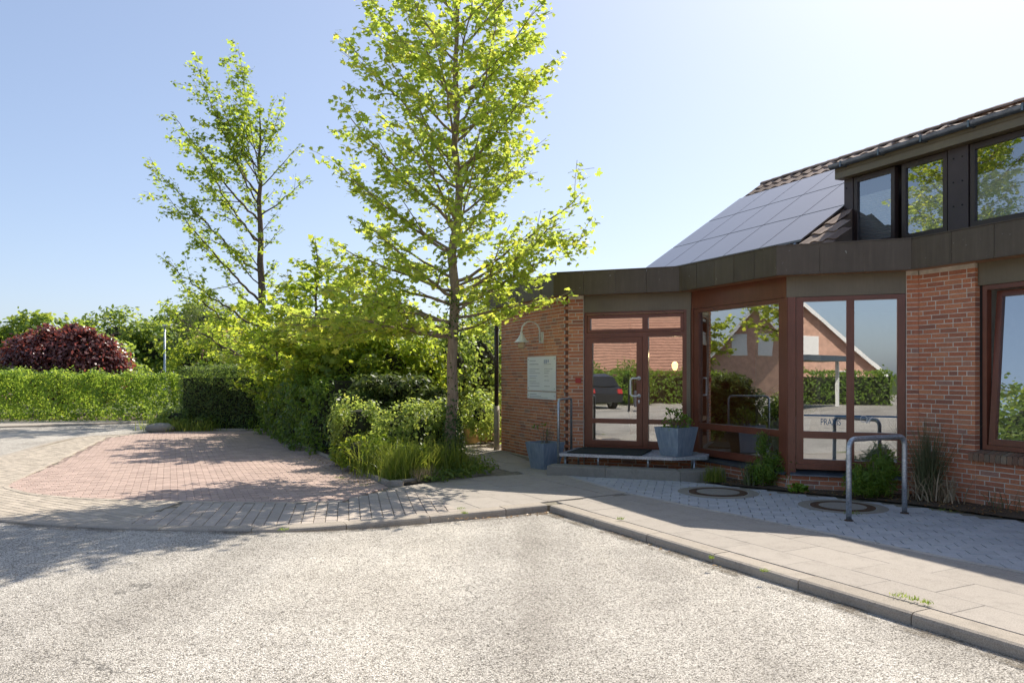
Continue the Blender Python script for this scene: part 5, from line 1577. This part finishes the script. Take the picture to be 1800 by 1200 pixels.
# litter on the soil and along the kerb
rng = np.random.default_rng(99); P = []
bedpts = [FC.xy(.9, .35), FC.xy(1.6, .3), FD.xy(.4, .4), FD.xy(1.2, .45), FE.xy(.2, .35), FE.xy(.7, .4), FE.xy(1.2, .45)]
for _ in range(900):
    c = bedpts[rng.integers(0, len(bedpts))]; P.append((c[0] + rng.normal(scale=.22), c[1] + rng.normal(scale=.16), .025))
nb = len(P)
for _ in range(130):
    s = rng.random() ** 1.5 * 1.6; P.append((.45 - s * .75 + rng.normal(scale=.03), 9.62 - s * .42 - abs(rng.normal(scale=.05)), road_z(.3, 9) + .012 + .06 * min(1, max(0, (s - .7) / 1.2))))
for _ in range(60):
    s = rng.random() * 3.2; P.append((.47 + s * .4635 - .03 - abs(rng.normal(scale=.03)), 9.67 - s * .886, -.078))
for _ in range(420):
    q = rng.random(); P.append((-1.95 - q * 2.0 - abs(rng.normal(scale=.22)), 11.5 + q * 4.1 + rng.normal(scale=.08), .012))
P = np.array(P)
o = leaves('leaf_litter', P, rng.normal(scale=.25, size=P.shape) + np.array([0, 0, 1]), .028 * rng.uniform(.5, 1.5, len(P)), 'oval', M['dead_leaf'], None, rng)
tag(o, 'scattered dead leaves and crumbs on soil and paving', 'litter', kind='stuff')
# dirt washed against the kerb
def dirt_strip(path, w, name, label):
    L = poly_len(path); mb = MB(); n = int(L[-1] / .3); v = []
    for i in range(n + 1):
        (x, y), (tx, ty) = at_len(path, L, L[-1] * i / n)
        for o_ in (-.005, w): 
            X, Y = x + ty * o_, y - tx * o_; v.append((X, Y, road_z(X, Y) + .012))
    mb.add(v, [(2 * i, 2 * i + 1, 2 * i + 3, 2 * i + 2) for i in range(n)])
    tag(mb.build(name, M['dirt']), label, 'dirt', kind='stuff')
dirt_strip(KERB2, .16, 'gutter_dirt', 'dark grit washed against the straight kerb')
dirt_strip(smooth_path(KERB, 2)[20:], .12, 'gutter_dirt', 'dark grit along the curved kerb of the forecourt')
wp = []
for (px, py, s) in ((810, 897, .03), (816, 905, .02), (497, 934, .03), (1342, 1008, .015), (1090, 915, .02), (1580, 1052, .03), (1606, 1058, .02), (1630, 1064, .02), (600, 842, .05), (640, 855, .04), (1500, 905, .05), (1660, 900, .06), (1250, 985, .01)):
    x, y = gp(px, py); wp.append((x, y, s))
blades('joint_weeds', 'small weeds sprouting from kerb and paving joints', 100, wp, .03, 520, .0028, 'leaf_shrub', .9, kind='stuff')

# ------------------------------------------------------------------ far left: trees, lamps, house
def far_tree(name, label, seed, x, y, blobs, n, size, mat, shape='oval', trunk=True, group=None, core=.5, **kw):
    rng = np.random.default_rng(seed)
    t = thing(name, (x, y, 0), label, 'tree', group)
    if trunk:
        top = sorted(b[2] for b in blobs)[len(blobs) // 2] * .9
        part('trunk', 'bark_dark', t, lambda m: m.tube([(x, y, -.2), (x + .1, y, top * .5), (x, y, top)], [.22, .16, .06], 8), True)
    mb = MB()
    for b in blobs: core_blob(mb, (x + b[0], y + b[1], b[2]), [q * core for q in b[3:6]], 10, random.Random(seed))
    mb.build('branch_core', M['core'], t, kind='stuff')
    bl = [(x + b[0], y + b[1], b[2], b[3], b[4], b[5]) for b in blobs]
    leafy('crown', rng, bl, int(n * 1.35), size, shape, M[mat], t, **{**dict(shell=.22, clump=.17, nclump=90, jitter=.7, up=.5), **kw})
    if name == 'chestnut_tree':
        P, nn = blob_cloud(rng, bl, 90, .05)
        Q = (P[:, None, :] + rng.normal(scale=(.06, .06, .14), size=(90, 14, 3))).reshape(-1, 3)
        leaves('blossom', Q, rng.normal(size=Q.shape), .09, 'diamond', M['blossom'], t, rng)
    return t
rc = random.Random(17)
COPPER = [(0, 0, 1.8, 2.5, 1.5, 1.5), (-1.2, .2, 2.0, 1.6, 1.2, 1.3), (1.3, 0, 1.8, 1.6, 1.2, 1.3), (-.3, 0, 2.5, 1.5, 1.0, 1.0), (.9, 0, 2.4, 1.4, 1.0, .9)]
for (x_, z_) in ((-2.1, 2.5), (-1.6, 3.0), (-1.0, 3.4), (-.6, 3.65), (-.2, 3.5), (.3, 3.35), (.8, 3.25), (1.2, 3.1), (1.6, 3.0), (1.9, 2.7), (2.3, 2.4), (2.5, 1.8), (-2.5, 1.8), (1.3, 3.3), (.5, 3.5)):
    for _ in range(3): COPPER.append((x_ + rc.uniform(-.45, .45), rc.uniform(-.5, .5), z_ * rc.uniform(.78, 1.02), rc.uniform(.15, .38), .35, rc.uniform(.18, .45)))
far_tree('copper_tree', 'dark red leaved copper shrub tree behind the long hedge', 111, -18.3, 31.2, COPPER, 18000, .16, 'leaf_copper', 'oval', shell=.35, clump=.2, nclump=110, core=.4)
far_tree('garden_tree', 'mid green tree top behind the copper coloured one', 112, -27.5, 45, [(0, 0, 3.6, 2.4, 2, 1.8), (-2.5, 0, 3.1, 1.8, 1.5, 1.4), (2.6, 1, 3.0, 1.9, 1.6, 1.2)], 4200, .32, 'leaf_far')
far_tree('garden_tree', 'broad yellow green tree left of the second street lamp', 113, -36.5, 66, [(0, 0, 3.0, 3.0, 2.6, 2.6), (1.2, -1, 2.0, 2.4, 2, 2.0)], 4200, .36, 'leaf_lime')
far_tree('garden_tree', 'big rounded green tree behind the street lamps', 114, -46, 90, [(0, 0, 5.2, 5.0, 4, 4.2), (-5, 2, 4.6, 4.2, 4, 3.6), (4.5, 0, 4.3, 4, 3.5, 3.4)], 7600, .50, 'leaf_far')
far_tree('garden_tree', 'tallest dark green tree left of the willow', 115, -44, 104, [(0, 0, 7.5, 4.6, 4, 4.0), (-4, 0, 6.0, 3.6, 3, 3.4)], 5200, .55, 'leaf_far')
far_tree('willow_tree', 'greyish olive willow above the nearest street lamp', 116, -33.5, 85, [(0, 0, 6.2, 3.6, 3, 4.0), (2.2, 0, 5.0, 3, 3, 4.0), (-1.8, 0, 5.0, 2.4, 2, 3.4)], 7000, .48, 'leaf_willow', 'blade')
far_tree('garden_tree', 'fresh green tree right of the willow behind the tall slender one', 117, -29, 80, [(0, 0, 4.6, 4.2, 3, 3.8), (5, 2, 4.2, 4.2, 3, 3.4), (10, 0, 3.6, 4, 3, 3.0)], 8500, .42, 'leaf_mid')
far_tree('chestnut_tree', 'pink flowering chestnut behind the clipped hedge', 118, -14.6, 35.5, [(0, 0, 1.9, 1.5, 1.2, 1.5), (1.0, .3, 2.3, 1.4, 1.2, 1.4), (2.2, .3, 1.9, 1.3, 1.1, 1.4)], 5200, .17, 'leaf_mid', 'oval')
far_tree('garden_bush', 'yellow green bush under the tall slender tree', 119, -9.6, 29.0, [(0, 0, 1.5, 1.5, 1, 1.5), (1.7, .5, 1.7, 1.4, 1, 1.5), (3.0, .2, 1.5, 1.3, 1, 1.5), (-1.4, .6, 1.4, 1.2, 1, 1.3), (1.2, -.3, 2.6, 1.0, .8, .9)], 9500, .14, 'leaf_lime', 'oval', shell=.25, core=.6)
far_tree('garden_bush', 'fresh green bush directly behind the long clipped hedge', 120, -22.0, 29.8, [(0, 0, 1.3, 1.7, .8, 1.0), (2.0, 0, 1.2, 1.6, .8, .8)], 3000, .13, 'leaf_lime', 'oval', trunk=False)
far_tree('garden_bush', 'low olive bush between the lamp posts far behind the hedge', 121, -30.5, 60, [(0, 0, 1.2, 2.6, 2, 1.6), (-4, 0, 1.0, 1.6, 1.6, 2.0)], 2600, .30, 'leaf_far', trunk=False)
far_tree('garden_bush', 'green bush mass behind the sycamore sapling', 122, -6.2, 25.5, [(0, 0, 1.8, 1.6, 1.0, 1.7), (2.0, .5, 1.7, 1.6, 1, 1.7), (3.8, .5, 1.7, 1.5, 1.0, 1.8), (5.2, .3, 2.0, 1.3, 1.0, 2.2)], 9000, .15, 'leaf_mid', 'oval', shell=.25, core=.6)

def street_lamp(x, y, h, label):
    t = thing('street_lamp', (x, y, -.2), label, 'street lamp', None)
    part('pole', 'galv', t, lambda m: m.tube([(x, y, -.2), (x, y, 1.0), (x, y, h - .05)], [.07, .065, .045], 8), True)
    def head(m):
        v = []; n = 10; sec = [(-.12, .05, .03), (.0, .13, .07), (.35, .16, .08), (.62, .12, .06), (.74, .04, .02)]
        for (dx, ry, rz__) in sec:
            for k in range(n):
                a = 2 * math.pi * k / n; v.append((x + dx, y + ry * math.cos(a), h + rz__ * math.sin(a)))
        f = [(i * n + k, i * n + (k + 1) % n, (i + 1) * n + (k + 1) % n, (i + 1) * n + k) for i in range(len(sec) - 1) for k in range(n)]
        m.add(v, f + [tuple(range(n - 1, -1, -1)), tuple(range(4 * n, 5 * n))])
    part('lamp_head', 'white_metal', t, head, True)
street_lamp(-17.95, 39.7, 4.15, 'nearest street lamp with a long pale head above the hedge')
street_lamp(-46.5, 98, 4.2, 'distant street lamp, second tallest, right of the yellow green tree')
street_lamp(-42.5, 83, 4.2, 'distant street lamp half hidden by the copper tree')

def house(name, label, x, y, ang, halfw, eave, ridge, depth, wallmat, roofmat, windows=(), oh=.5):
    """gable faces direction ang (deg from +X)"""
    t = thing(name, (x, y, 0), label, 'house')
    a = R(ang); g = (math.cos(a), math.sin(a)); s = (-g[1], g[0])
    def q(l, d, z): return (x + s[0] * l - g[0] * d, y + s[1] * l - g[1] * d, z)
    part('wall', wallmat, t, lambda m: m.add([q(-halfw, 0, -.3), q(halfw, 0, -.3), q(halfw, 0, eave), q(0, 0, ridge), q(-halfw, 0, eave), q(-halfw, depth, -.3), q(halfw, depth, -.3), q(halfw, depth, eave), q(0, depth, ridge), q(-halfw, depth, eave)],
         [(0, 1, 2, 3, 4), (9, 8, 7, 6, 5), (0, 4, 9, 5), (1, 6, 7, 2)]))
    sl = (ridge - eave) / halfw
    def slab_(sg):
        def f(m):
            o_, e_ = halfw + oh, eave - sl * oh
            P = [q(0, -oh, ridge + .05), q(sg * o_, -oh, e_ + .05), q(sg * o_, depth + oh, e_ + .05), q(0, depth + oh, ridge + .05)]
            m.hexa(P + [(p[0], p[1], p[2] + .16) for p in P])
        return f
    part('roof', roofmat, t, slab_(1)); part('roof', roofmat, t, slab_(-1))
    def barge(m):
        for sg in (1, -1):
            o_, e_ = halfw + oh, eave - sl * oh
            P = [q(0, -oh - .05, ridge - .12), q(sg * o_, -oh - .05, e_ - .12), q(sg * o_, -oh - .005, e_ - .12), q(0, -oh - .005, ridge - .12)]
            m.hexa(P + [(p[0], p[1], p[2] + .34) for p in P])
    part('bargeboard', 'white', t, barge)
    for (l, z0, w, hh, shut) in windows:
        wi = part('window', 'white' , t, lambda m: m.hexa([q(l - w / 2, -.05, z0), q(l + w / 2, -.05, z0), q(l + w / 2, .05, z0), q(l - w / 2, .05, z0), q(l - w / 2, -.05, z0 + hh), q(l + w / 2, -.05, z0 + hh), q(l + w / 2, .05, z0 + hh), q(l - w / 2, .05, z0 + hh)]))
        part('shutter' if shut else 'pane', 'white' if shut else 'dormer_frame', wi, lambda m: m.hexa([q(l - w / 2 + .07, -.07, z0 + .07), q(l + w / 2 - .07, -.07, z0 + .07), q(l + w / 2 - .07, -.05, z0 + .07), q(l - w / 2 + .07, -.05, z0 + .07), q(l - w / 2 + .07, -.07, z0 + hh - .07), q(l + w / 2 - .07, -.07, z0 + hh - .07), q(l + w / 2 - .07, -.05, z0 + hh - .07), q(l - w / 2 + .07, -.05, z0 + hh - .07)]))
    return t
M['house_brick'] = plain('house_brick', (.56, .34, .25), .9, 0, .2, 3.0, .4, 40)
M['roof_far'] = plain('house_roof_tiles', (.20, .12, .09), .85, 0, .25, 5.0, .8, 12)
def tiled_roof(name, col):
    m, nt, b = newmat(name)
    w = N(nt, "ShaderNodeTexWave"); w.bands_direction = 'Z'; w.inputs["Scale"].default_value = 1.6; w.inputs["Distortion"].default_value = 1.2; w.inputs["Detail Scale"].default_value = 4
    nt.links.new(pos(nt), w.inputs["Vector"])
    c = mixc(nt, 1.0, col, ramp(nt, w.outputs["Fac"], [(0, .45), (.3, 1.0), (1, 1.15)]), 'MULTIPLY')
    c = mixc(nt, .6, c, ramp(nt, noise(nt, 3, 4), [(.3, .7), (.7, 1.2)]), 'MULTIPLY')
    nt.links.new(c, b.inputs["Base Color"]); b.inputs["Roughness"].default_value = .85
    bump(nt, b, w.outputs["Fac"], .6, .05)
    return m
M['roof_red'] = tiled_roof('house_roof_red', (.36, .19, .13))
house('brick_house', 'house with brown tiled roof just showing at the far hedge end', -34.5, 47, -20, 4.0, 2.2, 5.6, 9, 'house_brick', 'roof_far')
# houses across the street, seen mirrored in the glazing
house('gable_house', 'brick gable house with two white shuttered windows, mirrored in the big window', -40.5, 31.8, -24.5, 4.6, 1.3, 6.7, 9, 'house_brick', 'roof_far', [(-.7, 3.0, 1.1, 1.7, 1), (1.2, 3.0, 1.1, 1.7, 1)])
house('gable_house', 'brick gable house with white bargeboards behind the camera, mirrored in the tall panes', -14.0, -35.9, 68.8, 5.2, 1.8, 6.8, 10, 'house_brick', 'roof_far', [(-.4, 3.0, 1.3, 1.5, 1), (-3.0, .6, 1.2, 1.3, 0)])
house('long_house', 'house with long red tiled roof behind the camera, mirrored in the door', -26.0, -17.0, 146, 4.6, 2.2, 6.6, 16, 'house_brick', 'roof_red')
hedge('beech_hedge', 'garden hedge across the car park, mirrored in the door', [(-24, -3.0), (-15.5, -10.5), (-9.5, -19), (-4, -22)], 1.4, 1.75, 12000, .16, 'oval', 'leaf_hedge', 55, core=.12)
far_tree('garden_bush', 'round clipped bush across the car park, mirrored in the door glass', 123, -15.2, -8.4, [(0, 0, 1.2, 1.5, 1.3, 1.3), (2.0, -1.6, 1.2, 1.3, 1.2, 1.2)], 3000, .14, 'leaf_hedge', trunk=False)
far_tree('garden_tree', 'dark tree left of the forecourt, mirrored in the right window', 124, -22, 13.0, [(0, 0, 3.0, 3.0, 2.6, 2.4), (1.0, -2, 2.6, 2.4, 2.2, 2.2), (0, 2.2, 2.4, 2.2, 2, 2)], 5000, .24, 'leaf_far')
far_tree('garden_tree', 'leafy tree behind the camera, mirrored in the tallest panes', 125, 2.0, -21, [(0, 0, 2.6, 2.0, 1.8, 1.7), (1.5, 0, 2.0, 1.5, 1.4, 1.5)], 3200, .2, 'leaf_mid')

# parked car (mirrored in the door)
def car(x, y, ang, label):
    t = thing('parked_car', (x, y, -.03), label, 'car')
    a = R(ang); c, s = math.cos(a), math.sin(a)
    def q(l, w, z): return (x + l * c - w * s, y + l * s + w * c, z - .03)
    prof = [(-2.2, .35), (-2.25, .75), (-2.1, 1.0), (-1.9, 1.08), (-1.55, 1.55), (-.9, 1.68), (.3, 1.64), (1.05, 1.08), (1.9, .95), (2.2, .78), (2.22, .4)]
    def body(m):
        v = []; n = len(prof)
        for w, k in ((-.90, 1.0), (-.72, 1.0), (.72, 1.0), (.90, 1.0)):
            for (l, z) in prof:
                ww = w if z < 1.1 else w * (.82 if abs(w) > .8 else .98); v.append(q(l, ww, z))
        f = []
        for r in range(3):
            for i in range(n - 1): f.append((r * n + i, r * n + i + 1, (r + 1) * n + i + 1, (r + 1) * n + i))
        f += [tuple(range(n)), tuple(range(4 * n - 1, 3 * n - 1, -1)), (0, n, 2 * n, 3 * n, 4 * n - 1, 3 * n - 1, 2 * n - 1, n - 1)]
        m.add(v, f)
    bd = part('body', 'car_paint', t, body)
    for sg in (-1, 1):
        part('side_window', 'car_glass', t, lambda m: m.add([q(-1.6, sg * .885, 1.12), q(.9, sg * .885, 1.12), q(.25, sg * .77, 1.56), q(-1.35, sg * .77, 1.56)], [(0, 1, 2, 3)]))
    part('rear_window', 'car_glass', t, lambda m: m.add([q(-1.93, -.68, 1.12), q(-1.93, .68, 1.12), q(-1.63, .62, 1.52), q(-1.63, -.62, 1.52)], [(0, 1, 2, 3)]))
    for sg in (-1, 1): part('tail_light', 'red', t, lambda m: m.hexa([q(-2.28, sg * .62, .78), q(-2.28, sg * .86, .78), q(-2.2, sg * .88, .78), q(-2.2, sg * .62, .78), q(-2.2, sg * .62, .98), q(-2.2, sg * .86, .98), q(-2.1, sg * .88, .98), q(-2.1, sg * .62, .98)]))
    for l in (-1.4, 1.4):
        for w in (-.8, .8):
            wh = part('wheel', 'black', t, lambda m: m.tube([q(l, w - .11, .33), q(l, w + .11, .33)], .33, 20))
            part('rim', 'galv', wh, lambda m: m.tube([q(l, w - .12, .33), q(l, w + .12, .33)], .20, 12))
M['car_paint'] = plain('dark_car_paint', (.03, .032, .036), .25, .3, .05)
M['car_glass'] = plain('dark_car_glass', (.02, .022, .025), .05, 0, .05)
car(-13.2, -5.6, 205, 'dark estate car parked across the car park, mirrored in the door glass')
# litter bin near the car
x, y = -9.0, -4.0
t = thing('litter_bin', (x, y, 0), 'dark litter bin in a rounded frame across the car park', 'bin')
part('frame', 'black', t, lambda m: m.tube([(x - .35, y + .2, 0), (x - .35, y + .2, 1.1), (x - .25, y + .2, 1.25), (x + .25, y - .2, 1.25), (x + .35, y - .2, 1.1), (x + .35, y - .2, 0)], .05, 8))
part('body', 'gutter', t, lambda m: m.lathe((x, y, .2), [(.2, 0), (.24, .7), (.2, .72), (.0, .72)], 14))
# carport (mirrored in the tall panes)
t = thing('carport', (-7, -14, 0), 'flat roofed carport with white posts, mirrored in the tall panes', 'carport')
part('roof', 'gutter', t, lambda m: m.box(-10.5, -4.5, -17.5, -11.5, 2.25, 2.5))
for (px, py) in ((-10, -12), (-5, -12), (-10, -17), (-5, -17)): part('post', 'white', t, lambda m: m.box(px - .07, px + .07, py - .07, py + .07, 0, 2.25))

# ------------------------------------------------------------------ shared group names for repeats
GROUPS = {'street_lamp': 'street lamps along the side street', 'planter': 'blue grey planters at the entrance', 'manhole_cover': 'manhole covers in the grey paving', 'cut_log': 'cut logs beside the path',
          'bike_stand': 'bicycle hoops along the pavement', 'hazel_bush': 'leafy bushes behind the bed', 'garden_tree': 'trees in the surrounding gardens', 'garden_bush': 'bushes in the surrounding gardens',
          'gable_house': 'gabled houses across the street', 'wall_sign': 'sign plates on the brick wall', 'pale_shrub': 'pale shrubs in the bed', 'leafy_shrub': 'leafy shrubs at the bed edge',
          'bamboo_shrub': 'bamboo shrubs under the windows', 'grass_tuft': 'grass tufts along the building'}
for o in scene.objects:
    if o.parent is None and 'category' in o:
        k = o.name.split('.')[0]
        if k in GROUPS and 'group' not in o: o['group'] = GROUPS[k]
